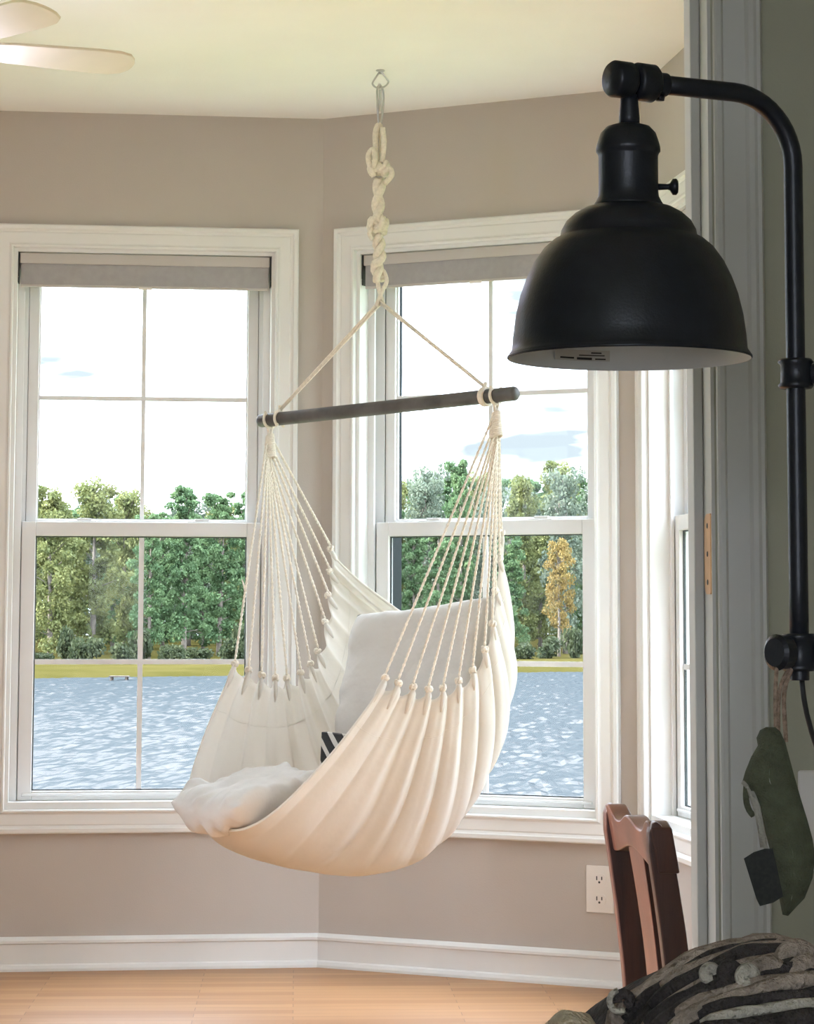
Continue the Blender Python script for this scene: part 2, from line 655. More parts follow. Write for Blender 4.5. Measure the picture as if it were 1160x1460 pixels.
def make_window(name, W, u0, track='exterior_track'):
    """double-hung window, opening from u0 to u0+WW; W local frame of its wall"""
    u1 = u0 + WW
    root = empty(name, W @ Vector((u0 + WW / 2, 0.05, WZ0)))
    tag(root, kind='structure')
    casing_piece(W, u0, u1, WZ1, True, 1, CPROF, 'trim', root)
    casing_piece(W, u0, u1, WZ0, True, -1, CPROF, 'trim', root)
    casing_piece(W, WZ0, WZ1, u0, False, -1, CPROF, 'trim', root)
    casing_piece(W, WZ0, WZ1, u1, False, 1, CPROF, 'trim', root)
    # jamb extension lining the opening
    j = .012
    for nm, bx in (('jamb', (u0, u0 + j, 0, .113, WZ0, WZ1)), ('jamb', (u1 - j, u1, 0, .113, WZ0, WZ1)),
                   ('head_jamb', (u0 + j, u1 - j, 0, .20, WZ1 - j, WZ1)), ('window_sill', (u0 + j, u1 - j, 0, .20, WZ0, WZ0 + .022))):
        MB().box(*bx, W).build(nm, M['trim'], root)
    # vinyl frame tracks
    f0, f1 = u0 + j, u1 - j
    fr = MB()
    for a, b in ((f0, f0 + .022), (f1 - .022, f1)):
        fr.box(a, b, .060, .070, WZ0 + .022, WZ1 - j, W)
    fr.build('stop_bead', M['vinyl'], root)
    fr = MB()
    for a, b in ((f0, f0 + .034), (f1 - .034, f1)):
        fr.box(a, b, .107, .113, WZ0 + .022, WZ1 - j, W)
    fr.build('track', M['vinyl'], root)
    fr = MB()
    fr.box(u0, u0 + .045, .1135, .235, WZ0 + .022, WZ1 - j, W)
    fr.box(u1 - .045, u1, .1135, .235, WZ0 + .022, WZ1 - j, W)
    fr.box(u0 + .045, u1 - .045, .150, .235, WZ1 - .045, WZ1 - j, W)
    fr.build('exterior_frame', M[track], root)
    gu0, gu1 = u0 + WW / 2 - .340, u0 + WW / 2 + .340
    c = u0 + WW / 2

    def sash(nm, w0, w1, so, zb, zg0, zg1, zt, zm, bead):
        s0, s1 = u0 + so, u1 - so
        sh = MB()
        sh.box(s0, gu0, w0, w1, zb, zt, W)
        sh.box(gu1, s1, w0, w1, zb, zt, W)
        sh.box(gu0, gu1, w0, w1, zb, zg0, W)
        sh.box(gu0, gu1, w0, w1, zg1, zt, W)
        so_ = sh.build(nm, M['vinyl'], root, bevel=.003)
        wg = (w0 + w1) / 2
        gk = MB()
        g = .004
        gk.box(gu0, gu0 + g, wg - .004, wg + .004, zg0, zg1, W)
        gk.box(gu1 - g, gu1, wg - .004, wg + .004, zg0, zg1, W)
        gk.box(gu0 + g, gu1 - g, wg - .004, wg + .004, zg1 - g, zg1, W)
        gk.box(gu0 + g, gu1 - g, wg - .004, wg + .004, zg0, zg0 + g, W)
        gk.build('gasket', M['gasket' if nm == 'lower_sash' else 'vinyl'], so_)
        bd = bead
        MB().box(c - bd, c + bd, wg - .005, wg + .005, zg0 + g, zg1 - g, W).build('muntin', M['vinyl'], so_)
        MB().box(gu0 + g, c - bd, wg - .005, wg + .005, zm - bd, zm + bd, W).build('muntin', M['vinyl'], so_)
        MB().box(c + bd, gu1 - g, wg - .005, wg + .005, zm - bd, zm + bd, W).build('muntin', M['vinyl'], so_)
        for ua, ub in ((gu0 + g, c - bd), (c + bd, gu1 - g)):
            for za, zb_ in ((zg0 + g, zm - bd), (zm + bd, zg1 - g)):
                p = MB().box(ua, ub, wg - .002, wg + .002, za, zb_, W)
                p.build('pane', M['glass'], so_)
        return so_

    sash('upper_sash', .115, .148, .046, 1.375, 1.420, 2.216, 2.245, 1.818, .0068)
    lo = sash('lower_sash', .072, .105, .036, WZ0 + .022, .553, 1.366, 1.412, .962, .0082)
    MB().box(u0 + .05, u1 - .05, .066, .073, .536, .545, W).build('lift_rail', M['vinyl'], lo, bevel=.002)
    for k in (-.19, .19):
        mb = MB()
        mb.box(c + k - .045, c + k + .045, .078, .100, 1.412, 1.416, W)
        mb.box(c + k - .02, c + k + .028, .084, .096, 1.416, 1.424, W)
        mb.build('sash_lock', M['vinyl'], lo, bevel=.002)
    return root


WA = frame_mat(K0, AA)
WB = frame_mat(K1, AB)
WC = frame_mat(K2, AC)
WD = frame_mat(KD, AD)
WE = frame_mat(KE, AE)
LE, LC = (KD - KE).length, (KC - K2).length
UA, UB, UC, UD = 1.152 - .998, .127, .065, .14
HOLE = lambda u: (u - .002, u + WW + .002, WZ0 - .002, WZ1 + .002)
EW = [LE - 1.95, LE - 3.05, LE - 4.15]

for nm, W, L, hs in (('wall_bay_left', WA, 1.152, [UA]), ('wall_bay_right', WB, 1.125, [UB]), ('wall_right', WC, LC, [UC, 2.3]),
                     ('wall_bay_far_left', WD, 1.125, []), ('wall_left', WE, LE, EW)):
    mb = MB()
    wall_piece(mb, W, L, [HOLE(u) for u in hs], -.02, ZC + .02, .18)
    wo_ = tag(mb.build(nm, M['wall']), kind='structure')
    mb = MB()
    wall_piece(mb, W, L, [HOLE(u) for u in hs], -.5, ZC + .3, .03, .18)
    tag(mb.build('wall_siding', M['siding']), kind='structure')
for i, (W, u) in enumerate([(WA, UA), (WB, UB), (WC, UC), (WC, 2.3)] + [(WE, u) for u in EW]):
    make_window('window_%d' % (i + 1), W, u, 'vinyl' if W is WC else 'exterior_track')
base_run('baseboard_bay_left', WA, .0, 1.152)
base_run('baseboard_bay_right', WB, .0, 1.125)
base_run('baseboard_right', WC, 0, LC)
base_run('baseboard_bay_far_left', WD, 0, 1.125)
base_run('baseboard_left', WE, 0, LE)

# floor and ceiling polygons of the far room
poly = [K0, K1, K2, KC, KE, KD]


def slab(name, pts, z0, z1, mt):
    n = len(pts)
    mb = MB()
    mb.add([(p.x, p.y, z0) for p in pts] + [(p.x, p.y, z1) for p in pts],
           [tuple(range(n)), tuple(range(2 * n - 1, n - 1, -1))] + [(i, i + n, (i + 1) % n + n, (i + 1) % n) for i in range(n)])
    return tag(mb.build(name, M[mt]), kind='structure')


slab('floor', poly, -.1, 0, 'floor')
slab('ceiling', poly, ZC, ZC + .1, 'ceiling')

# ------------------------------------------------------------------ door wall and near room
DL = JX - DU * .86                                   # latch side opening
WDoor = frame_mat(JX, DOORA)                          # local u=0 at strike jamb, w away from camera
RIGHT_U = .200
mb = MB()
uL = (KE - JX).dot(DU) - .3
uR = (KC - JX).dot(DU) + .25
mb.box(uL, -.86, 0, WT, -.02, ZC + .02, WDoor)
mb.box(0, uR, 0, WT, -.02, ZC + .02, WDoor)
mb.box(-.86, 0, 0, WT, 2.05, ZC + .02, WDoor)
wd_ = mb.build('wall_door', M['wall_near'])
tag(wd_, kind='structure')
# taupe skin on the bay-room side of the door wall
mb = MB()
mb.box(uL + .3, -.92, WT, WT + .003, 0, ZC, WDoor)
mb.box(.06, uR - .25, WT, WT + .003, 0, ZC, WDoor)
mb.box(-.92, .06, WT, WT + .003, 2.11, ZC, WDoor)
tag(mb.build('wall_door_back', M['wall']), kind='structure')

door = empty('door_1', WDoor @ Vector((-.43, 0, 0)))
tag(door, kind='structure')
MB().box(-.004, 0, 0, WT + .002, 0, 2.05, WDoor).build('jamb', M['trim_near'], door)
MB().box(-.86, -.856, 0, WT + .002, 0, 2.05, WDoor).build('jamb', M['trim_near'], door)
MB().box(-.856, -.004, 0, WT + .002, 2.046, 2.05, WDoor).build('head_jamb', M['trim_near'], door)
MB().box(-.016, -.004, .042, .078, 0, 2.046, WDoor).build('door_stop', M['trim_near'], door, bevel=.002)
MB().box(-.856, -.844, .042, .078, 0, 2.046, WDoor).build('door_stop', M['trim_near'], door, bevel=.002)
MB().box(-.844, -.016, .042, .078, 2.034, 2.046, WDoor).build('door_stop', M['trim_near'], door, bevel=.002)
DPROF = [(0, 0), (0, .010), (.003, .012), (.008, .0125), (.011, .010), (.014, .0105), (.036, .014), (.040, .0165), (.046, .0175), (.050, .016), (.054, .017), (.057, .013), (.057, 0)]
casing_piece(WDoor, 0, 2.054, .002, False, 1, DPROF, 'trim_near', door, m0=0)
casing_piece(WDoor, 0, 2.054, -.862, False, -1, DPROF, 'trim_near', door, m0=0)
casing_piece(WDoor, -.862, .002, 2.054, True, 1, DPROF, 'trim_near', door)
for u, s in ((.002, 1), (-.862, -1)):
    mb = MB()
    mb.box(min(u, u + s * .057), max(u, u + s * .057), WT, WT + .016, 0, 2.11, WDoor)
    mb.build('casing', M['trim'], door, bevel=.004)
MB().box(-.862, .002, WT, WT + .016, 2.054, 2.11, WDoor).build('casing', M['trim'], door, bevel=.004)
# strike plate on the rabbet of the jamb
zc = 1.107 + (880 - 790) / FPX * 2.97
mb = MB()
w_a, w_b, rr = .003, .036, .014
poly2 = []
for (cw, cz, a0) in ((w_b - rr, zc + .047 - rr, 0), (w_a + .002, zc + .047 - .002, 90), (w_a + .002, zc - .047 + .002, 180), (w_b - rr, zc - .047 + rr, 270)):
    r_ = rr if cw > .02 else .002
    for k in range(6):
        a = R(a0 + 90 * k / 5)
        poly2.append((cw + r_ * math.cos(a), cz + r_ * math.sin(a)))
n = len(poly2)
mb.add([(-.0055, w, z) for w, z in poly2] + [(-.004, w, z) for w, z in poly2],
       [tuple(range(n)), tuple(range(2 * n - 1, n - 1, -1))] + [(i, i + n, (i + 1) % n + n, (i + 1) % n) for i in range(n)], WDoor)
sp = mb.build('strike_plate', M['brass'], door)
sp['label'] = 'brass strike plate with screws'
for dz in (-.033, 0, .033):
    mb = MB().lathe([(0, .0008), (.003, .0005), (.0035, 0)], 10, WDoor @ Matrix.Translation((-.0055, .018, zc + dz)) @ Matrix.Rotation(-math.pi / 2, 4, 'Y'))
    mb.build('screw', M['slot'], sp)

# near room shell
RW = JX + DU * RIGHT_U
nr = MB()
nr.box(RIGHT_U, RIGHT_U + .12, -4.6, 0, -.02, ZC + .02, WDoor)
tag(nr.build('wall_near_right', M['wall_near']), kind='structure')
NL = -2.2
nr = MB().box(NL - .12, NL, -4.6, 0, -.02, ZC + .02, WDoor)
tag(nr.build('wall_near_left', M['wall_near']), kind='structure')
nr = MB()
BH = (-2.0, -.4, .8, 2.2)                            # unseen wall opening added behind the camera to brighten the near room
nr.box(NL - .12, BH[0], -4.72, -4.6, -.02, ZC + .02, WDoor)
nr.box(BH[1], RIGHT_U + .12, -4.72, -4.6, -.02, ZC + .02, WDoor)
nr.box(BH[0], BH[1], -4.72, -4.6, -.02, BH[2], WDoor)
nr.box(BH[0], BH[1], -4.72, -4.6, BH[3], ZC + .02, WDoor)
tag(nr.build('wall_near_back', M['wall_near']), kind='structure')
q = lambda u, w: WDoor @ Vector((u, w, 0))
near_poly = [q(NL - .12, -4.72), q(RIGHT_U + .12, -4.72), q(RIGHT_U + .12, WT), q(NL - .12, WT)]
slab('floor_near', near_poly, -.1, -.001, 'floor_near')
slab('ceiling_near', near_poly, ZC + .001, ZC + .1, 'ceiling')

# ================================================================== hanging hammock chair
BL, BR = Vector((-.521, 7.75, 0)), Vector((.241, 7.05, 0))
bl, br = at_depth(372, 600, 7.75), at_depth(734, 561, 7.05)
bdir = (br - bl).normalized()
lat = Vector((bdir.x, bdir.y, 0)).normalized()
fd = Vector((lat.y, -lat.x, 0)) * 1.0
if fd.y > 0:
    fd = -fd                                          # the way the chair faces: to the camera's left
HOOK = at_z(542, 100, ZC)
hk = HOOK.copy()
chair_root = empty('hammock_chair', (hk.x, hk.y, .38))
tag(chair_root, 'cream cotton hammock chair hanging from the ceiling by a knotted rope', 'hammock chair')
TW = random.Random(7)


def along(a, b, n):
    return [a.lerp(b, i / (n - 1)) for i in range(n)]


def twisted(mb, pts, off, rad, pitch, n=6, strands=2, ph=0.0):
    """strands laid around a path like a plied rope"""
    L = 0.0
    acc = [0.0]
    for i in range(1, len(pts)):
        L += (pts[i] - pts[i - 1]).length
        acc.append(L)
    for s_ in range(strands):
        out = []
        for i, p in enumerate(pts):
            t = (pts[min(i + 1, len(pts) - 1)] - pts[max(i - 1, 0)]).normalized()
            nx = (Vector((0, 1, 0)).cross(t)).normalized() if abs(t.y) < .95 else Vector((1, 0, 0)).cross(t).normalized()
            ny = t.cross(nx)
            a = ph + 2 * math.pi * (acc[i] / pitch + s_ / strands)
            out.append(p + nx * math.cos(a) * off + ny * math.sin(a) * off)
        mb.tube(out, rad, n)


def resample(pts, step):
    """catmull-rom through pts at about step spacing"""
    out = []
    P = [pts[0] * 2 - pts[1]] + list(pts) + [pts[-1] * 2 - pts[-2]]
    for i in range(1, len(P) - 2):
        m = max(2, int((P[i + 1] - P[i]).length / step))
        for k in range(m):
            t = k / m
            a, b, c, d = P[i - 1], P[i], P[i + 1], P[i + 2]
            out.append(.5 * ((2 * b) + (c - a) * t + (2 * a - 5 * b + 4 * c - d) * t * t + (3 * b - a - 3 * c + d) * t ** 3))
    out.append(pts[-1].copy())
    return out


# spreader bar: a turned rod with rounded ends
RB = .0205
ex = [(-.008, .35), (-.005, .75), (0, .95), (.006, 1.0)]
Lb = (br - bl).length
pts, rad = [], []
for d_, r_ in ex:
    pts.append(bl + bdir * d_)
    rad.append(RB * r_)
for i in range(1, 12):
    pts.append(bl.lerp(br, i / 12))
    rad.append(RB)
for d_, r_ in reversed(ex):
    pts.append(br - bdir * d_)
    rad.append(RB * r_)
bar = MB().tube(pts, rad, 20).build('spreader_bar', M['bar'], chair_root, smooth=True)
bar['label'] = 'dark grey wooden spreader bar'


def on_bar(px):
    """point of the bar axis seen at column px"""
    lo, hi = 0.0, 1.0
    for _ in range(40):
        m = (lo + hi) / 2
        p = bl.lerp(br, m)
        x = CX + FPX * p.x / (p.y * math.cos(PITCH) + (p.z - EYE) * math.sin(PITCH))
        if x < px:
            lo = m
        else:
            hi = m
    return bl.lerp(br, lo)


def bar_loop(c, name, turns=1, drop=.035, r=.0045):
    """rope loop round the bar, both ends running down (drop>0) or up"""
    mb = MB()
    pp = []
    for k in range(25):
        a = R(-235 + 290 * k / 24) if drop > 0 else R(-55 + 290 * k / 24)
        pp.append(c + (Vector((0, 0, 1)) * math.sin(a) - fd * math.cos(a)) * (RB + r * .9) + bdir * (.006 * (k / 24 - .5)))
    end = c + Vector((0, 0, -(RB + abs(drop)) if drop > 0 else RB + abs(drop)))
    pp = [end - fd * -.002] + pp + [end - fd * .002]
    mb.tube(resample(pp, .006), r, 8)
    return mb.build(name, M['rope'], chair_root, smooth=True)


aL0, aL1 = on_bar(385), on_bar(399)
aR0, aR1 = on_bar(692), on_bar(707)
bar_loop(aL0, 'rope_loop')
bar_loop(aL1, 'rope_loop', drop=-.02)
bar_loop(aR1, 'rope_loop')
bar_loop(aR0, 'rope_loop', drop=-.02)
mb = MB()
for k_ in range(2):
    cc = aR0 + bdir * (.011 * k_ - .005)
    mb.tube([cc + (Vector((0, 0, 1)) * math.sin(a) + fd * math.cos(a)) * (RB + .004) for a in [2 * math.pi * i / 20 for i in range(20)]], .0045, 8, closed=True)
mb.build('rope_wrap', M['rope'], chair_root, smooth=True)

# suspension ropes from the apex to the bar
APEX = at_depth(542, 431, hk.y)
for tgt, sg in ((aL1, -1), (aR0, 1)):
    mb = MB()
    for k_ in (-.004, .004):
        off = Vector((0, 0, 1)) * k_ + fd * k_ * .5
        e = tgt + Vector((0, 0, RB + .006))
        mb.tube(along(APEX + off, e + off * .4, 6), .0042, 8)
    mb.build('suspension_rope', M['rope'], chair_root, smooth=True)

# knotted rope up to the hook
yk = hk.y


def P(px, py, dy=0.0):
    return at_depth(px, py, yk + dy)


mb = MB()
mb.tube(resample([P(536, 437, .0), P(545, 415), P(551, 400), P(545, 385), P(538, 392), P(540, 412), P(547, 436)], .006), .0065, 8)
mb.build('rope_eye', M['rope'], chair_root, smooth=True)
mb = MB()
twisted(mb, resample([P(541, 400), P(537, 385), P(541, 365), P(539, 335)], .008), .0095, .0115, .075, 8)
twisted(mb, resample([P(539, 318), P(539, 285), P(541, 255)], .008), .0085, .0125, .11, 8)
mb.tube(resample([P(539, 250, -.01), P(536, 215), P(535, 190), P(540, 177), P(543, 190, .01), P(545, 220, .01), P(543, 250, .01)], .008), .0085, 8)
mb.tube(resample([P(545, 182, -.01), P(547, 205, -.01), P(544, 232, -.012)], .008), .0085, 8)
mb.build('hanging_rope', M['rope'], chair_root, smooth=True)


def knot(px, py, wx, wz, seed, r=.0085):
    rn = random.Random(seed)
    mb = MB()
    c = P(px, py)
    for q in range(3):
        ph = rn.uniform(0, 6.28)
        rot = Matrix.Rotation(rn.uniform(0, 6.28), 3, 'Z') @ Matrix.Rotation(rn.uniform(-.5, .5), 3, 'X')
        pp = []
        for k in range(36):
            t = 2 * math.pi * k / 36
            v = Vector((math.sin(t) + 2 * math.sin(2 * t), math.cos(t) - 2 * math.cos(2 * t), -math.sin(3 * t) * 1.3)) / 3.0
            v = rot @ v
            pp.append(c + Vector((v.x * wx, v.y * wx * .8, v.z * wz)) + Vector((rn.uniform(-1, 1), 0, rn.uniform(-1, 1))) * .0015)
        mb.tube(pp, r, 8, closed=True)
    return mb.build('rope_knot', M['rope'], chair_root, smooth=True)


knot(540, 240, .028, .030, 3)
knot(539, 322, .027, .038, 5)
knot(537, 377, .012, .020, 11, .006)
# loose rope tail beside the upper knot
mb = MB()
mb.tube(resample([P(533, 252, -.02), P(527, 236, -.025), P(525, 222, -.02), P(531, 213, -.015), P(535, 226, -.025), P(531, 240, -.03)], .006), .0085, 8)
mb.build('rope_tail', M['rope'], chair_root, smooth=True)
mb = MB().tube(resample([P(545, 246, -.02), P(555, 240, -.02), P(558, 250, -.02), P(548, 262, -.02)], .006), .0085, 8)
mb.build('rope_tail', M['rope'], chair_root, smooth=True)
mb = MB().tube(resample([P(531, 325, -.02), P(526, 333, -.02), P(531, 342, -.02)], .006), .006, 8)
mb.build('rope_tail', M['rope'], chair_root, smooth=True)

# steel snap link and ceiling eye
link = empty('ceiling_hook', (hk.x, hk.y, ZC - .06))
tag(link, 'silver steel eye hook screwed into the ceiling above the hammock chair', 'hook')
mb = MB()
pl = [P(542, 101), P(533, 114), P(531, 120), P(537, 125), P(547, 124), P(553, 118), P(551, 112), P(542, 101)]
mb.tube(resample(pl, .003), .0028, 8)
mb.build('eye', M['steel'], link, smooth=True)
MB().lathe([(0, 0), (.012, 0), (.014, -.002), (.012, -.004), (.004, -.005), (.004, -.012), (0, -.012)], 16, Matrix.Translation((hk.x, hk.y, ZC))).build('base_plate', M['steel'], link, smooth=True)
snap = tag(empty('snap_link', P(541, 175)), 'narrow silver spring snap link holding the knotted rope to the ceiling hook', 'snap link')
mb = MB()
mb.tube(resample([P(541, 120), P(537.5, 128, -.008), P(538, 150, -.01), P(539, 170, -.006), P(541, 179), P(544, 170, .006), P(546, 150, .01), P(546, 130, .008), P(541, 120)], .004), .0034, 8)
mb.build('link_body', M['steel'], snap, smooth=True)
mb = MB().tube([P(542, 128, -.012), P(541.5, 158, -.014)], .0042, 8)
mb.build('gate', M['steel'], snap, smooth=True)

# ---- edge knots
attL, attR = aL0 + Vector((0, 0, -.04)), aR1 + Vector((0, 0, -.04))
LK = [(335, 947), (354.5, 956), (373, 963), (392.5, 967), (409, 967), (428.5, 959), (442, 947), (453, 929), (463, 887), (467.5, 849), (469.6, 815), (471, 783)]
RK = [(549, 967), (567.6, 974.5), (588.7, 980), (610.9, 983), (631.6, 981), (653.8, 971), (673.7, 956), (690.7, 926.5), (701.8, 889.5), (706, 843), (711.8, 797), (714.4, 760)]
LS = [.30, .25, .20, .14, .08, .02, -.05, -.12, -.20, -.26, -.31, -.35]
RS = [.30, .26, .21, .16, .11, .06, .01, -.03, -.06, -.09, -.11, -.12]
flat = lambda p: Vector((p.x, p.y, 0))
Lk = [at_plane(x, y, attL + fd * s, fd) for (x, y), s in zip(LK, LS)]
Rk = [at_plane(x, y, attR + fd * s, fd) for (x, y), s in zip(RK, RS)]
mid0 = (attL + attR) / 2
MC = [(0.0, 308, 1182, .64), (.10, 352, 1218, .48), (.22, 428, 1240, .26), (.34, 505, 1247, .10), (.47, 575, 1228, -.04), (.60, 634, 1170, -.17), (.74, 678, 1075, -.28), (.88, 690, 968, -.33), (1.0, 640, 893, -.29)]
Mk = [(u, at_plane(x, y, mid0 + fd * s, fd)) for u, x, y, s in MC]


def catmull(keys, u):
    """keys [(u,Vector)]"""
    n_ = len(keys)
    i = 0
    while i < n_ - 2 and u > keys[i + 1][0]:
        i += 1
    u0, b = keys[i]
    u1, c = keys[i + 1]
    a = keys[i - 1][1] if i > 0 else b * 2 - c
    d = keys[i + 2][1] if i + 2 < n_ else c * 2 - b
    t = (u - u0) / (u1 - u0)
    return .5 * ((2 * b) + (c - a) * t + (2 * a - 5 * b + 4 * c - d) * t * t + (3 * b - a - 3 * c + d) * t ** 3)


NK = len(Lk)
keysL = [(i / (NK - 1), p + Vector((0, 0, -.014))) for i, p in enumerate(Lk)]
keysR = [(i / (NK - 1), p + Vector((0, 0, -.014))) for i, p in enumerate(Rk)]
NU, NV = 330, 150


def hammock(u, v):
    l, r, m = catmull(keysL, u), catmull(keysR, u), catmull(Mk, u)
    e = abs(2 * v - 1)
    pw = 3.2 + (2.25 - 3.2) * min(1, max(0, (u - .12) / .40))
    g = 1 - e ** pw
    return l.lerp(r, v) + (m - (l + r) / 2) * g


rows = []
for i in range(NU + 1):
    u = i / NU
    row = []
    for k in range(NV + 1):
        v = k / NV
        row.append(hammock(u, v))
    rows.append(row)
# gathers: pleats run down from every knot
nrm = [[None] * (NV + 1) for _ in range(NU + 1)]
for i in range(NU + 1):
    for k in range(NV + 1):
        du = rows[min(i + 1, NU)][k] - rows[max(i - 1, 0)][k]
        dv = rows[i][min(k + 1, NV)] - rows[i][max(k - 1, 0)]
        nn = du.cross(dv)
        nrm[i][k] = nn.normalized() if nn.length > 1e-12 else Vector((0, 0, 1))
out_rows = []
for i in range(NU + 1):
    u = i / NU
    row = []
    for k in range(NV + 1):
        v = k / NV
        e = abs(2 * v - 1)
        side = 1 if v > .5 else -1
        ph = u * (NK - 1)
        nz_ = noise.noise(Vector((u * 9, v * 3, 1.7 + side)))
        ph2 = ph + .35 * nz_ * (1 - e) * 2
        fold = 2 * abs(math.cos(math.pi * ph2)) ** .85 - 1.2
        amp = .0125 * min(1, max(0, (e - .12) / .5)) * (1 - .45 * max(0, (e - .85) / .15)) * (.65 + .6 * noise.noise(Vector((u * 23, 5, side))))
        d = nrm[i][k] * (fold * amp + .004 * noise.noise(Vector((u * 14, v * 9, 4))))
        fine = .0022 * math.sin(2 * math.pi * ph * 2.0 + 3 * nz_) * max(0, e - .4)
        d += nrm[i][k] * fine
        # scalloped edge between the knots
        sc = max(0, (e - .90) / .10)
        toward = (rows[i][NV // 2] - rows[i][k])
        tl = toward.normalized() if toward.length > 1e-6 else Vector()
        sag = (.5 - .5 * math.cos(2 * math.pi * ph)) * .020 * sc * sc
        lift = (.5 + .5 * math.cos(2 * math.pi * ph)) ** 6 * .010 * sc ** 3
        row.append(rows[i][k] + d + tl * sag + Vector((0, 0, lift)))
    out_rows.append(row)
fab = MB().grid(out_rows).build('fabric', M['cotton'], chair_root, smooth=True, fix=False, solid=.003)
# stitched hem: a thin raised line a little below the gathered edges
for v_ in (.045, .955):
    mb = MB()
    kk = round(v_ * NV)
    mb.tube([out_rows[i][kk] for i in range(0, NU + 1, 2)], .0022, 5)
    mb.build('hem_seam', M['cotton'], chair_root, smooth=True)
for i_ in (0, NU):
    mb = MB().tube([out_rows[i_][k] for k in range(0, NV + 1)], .0042, 6)
    mb.build('edge_hem', M['cotton'], chair_root, smooth=True)

# ---- plied ropes fanning down from the bar, each with its knot
for att, keys, pxs, sgn in ((attL, Lk, LK, 1), (attR, Rk, RK, -1)):
    for i, kp in enumerate(keys):
        f = i / (NK - 1)
        spine = .02 + .075 * math.sin(math.pi * f)
        top = att + Vector((0, 0, -spine)) - fd * (.010 * (f - .5)) * 2 + lat * TW.uniform(-.003, .003)
        a, b = att + Vector((0, 0, .004)) + lat * TW.uniform(-.003, .003), kp + Vector((0, 0, .010))
        m = 90
        pts = [a.lerp(top, t / 6) for t in range(6)] + along(top, b, m)
        mb = MB()
        twisted(mb, pts, .0021, .0025, .030, 6, 2, TW.uniform(0, 6))
        rp = mb.build('cord', M['rope'], chair_root, smooth=True)
        # knot: a small overhand turn and a pinch of gathered cloth under it
        mb = MB()
        for q in range(2):
            rot = Matrix.Rotation(TW.uniform(0, 6.28), 3, 'Z') @ Matrix.Rotation(TW.uniform(-.6, .6), 3, 'X')
            pp = []
            for k in range(24):
                t = 2 * math.pi * k / 24
                v = rot @ (Vector((math.sin(t) + 2 * math.sin(2 * t), math.cos(t) - 2 * math.cos(2 * t), -math.sin(3 * t) * 1.4)) / 3.0)
                pp.append(kp + Vector((v.x * .0085, v.y * .0085, v.z * .011 + .001)))
            mb.tube(pp, .0042, 6, closed=True)
        mb.build('cord_knot', M['rope'], chair_root, smooth=True)
        kk = 3 if sgn == 1 else NV - 3
        ii = round(f * NU)
        low = out_rows[min(max(ii, 2), NU - 2)][kk]
        mb = MB()
        mb.tube(along(kp + Vector((0, 0, -.002)), low, 5), [.006, .008, .0085, .007, .003], 8)
        mb.build('gather', M['cotton'], chair_root, smooth=True)
    # bound wrap where the cords come together
    mb = MB()
    for j in range(13):
        z = -.010 - .0055 * j
        rad_ = .0105 + .0006 * j
        pp = [att + Vector((0, 0, z)) + lat * math.cos(a) * rad_ + fd * math.sin(a) * rad_ + Vector((0, 0, .006 * math.cos(a))) for a in [2 * math.pi * t / 14 for t in range(14)]]
        mb.tube(pp, .0036, 6, closed=True)
    mb.build('cord_binding', M['rope'], chair_root, smooth=True)
# the stray end of one cord that stands up beside the window
pa, pb = at_plane(350, 843, attL + fd * .27, fd), at_plane(345, 826, attL + fd * .27, fd)
pc = Lk[0] + Vector((0, 0, .012))
mb = MB()
mb.tube(along(pc, pa, 12), .0016, 5)
mb.tube([pa, pa.lerp(pb, .5), pb], [.0045, .003, .002], 6)
mb.build('cord_end', M['rope'], chair_root, smooth=True)


# ---- cushions
def pillow(name, w, h, t, M4, mt, parent=None, seed=1, bend=0.0, wr=.006, n=40, ny=40, p=2.6, rnd=.12):
    rn = Vector((seed * 3.1, seed * 1.7, 0))
    mb = MB()
    for sgn in (1, -1):
        rows_ = []
        for i in range(ny + 1):
            b = -1 + 2 * i / ny
            row_ = []
            for k in range(n + 1):
                a = -1 + 2 * k / n
                pin = 1 - .07 * (1 - abs(b) ** 2) * abs(a) ** 6 - .0 * abs(b)
                pin2 = 1 - .07 * (1 - abs(a) ** 2) * abs(b) ** 6
                th = max(0.0, (1 - abs(a) ** p)) ** .55 * max(0.0, (1 - abs(b) ** p)) ** .55
                x, y = a * w / 2 * pin * (1 - rnd * b ** 4), b * h / 2 * pin2 * (1 - rnd * a ** 4)
                wrk = noise.noise(Vector((a * 2.2, b * 2.2, sgn * 2)) + rn) * wr + noise.noise(Vector((a * 6, b * 3, sgn * 2)) + rn) * wr * .6
                edge = (max(abs(a), abs(b))) ** 8
                wrk += noise.noise(Vector((math.atan2(b, a) * 5, 2.0, sgn)) + rn) * wr * 1.6 * edge * (1 - edge) * 4
                z = sgn * t / 2 * th + wrk * min(1, th * 2.5)
                row_.append((x, y, z + bend * (a * a - .3)))
            rows_.append(row_)
        mb.grid(rows_, M4)
    o = mb.build(name, M[mt], parent, smooth=True, fix=False)
    bm = bmesh.new()
    bm.from_mesh(o.data)
    bmesh.ops.remove_doubles(bm, verts=bm.verts, dist=.0005)
    bmesh.ops.recalc_face_normals(bm, faces=bm.faces)
    bm.to_mesh(o.data)
    bm.free()
    return o


def basis(c, x, y):
    x = x.normalized()
    y = (y - x * y.dot(x)).normalized()
    z = x.cross(y)
    return Matrix(((x.x, y.x, z.x, c.x), (x.y, y.y, z.y, c.y), (x.z, y.z, z.z, c.z), (0, 0, 0, 1)))


up = Vector((0, 0, 1))
# back cushion: leans on the back of the hammock, faces forward
cb = at_plane(592, 960, mid0 + fd * -.10, fd)
Mb = basis(cb, lat * 1.0 + up * .10, up * .95 - fd * .32)
ob = pillow('back_cushion', .57, .43, .14, Mb, 'cushion', None, 4, bend=.02, p=4.5, rnd=.05)
tag(ob, 'large plain cream cushion propped upright against the back of the hammock chair', 'cushion')
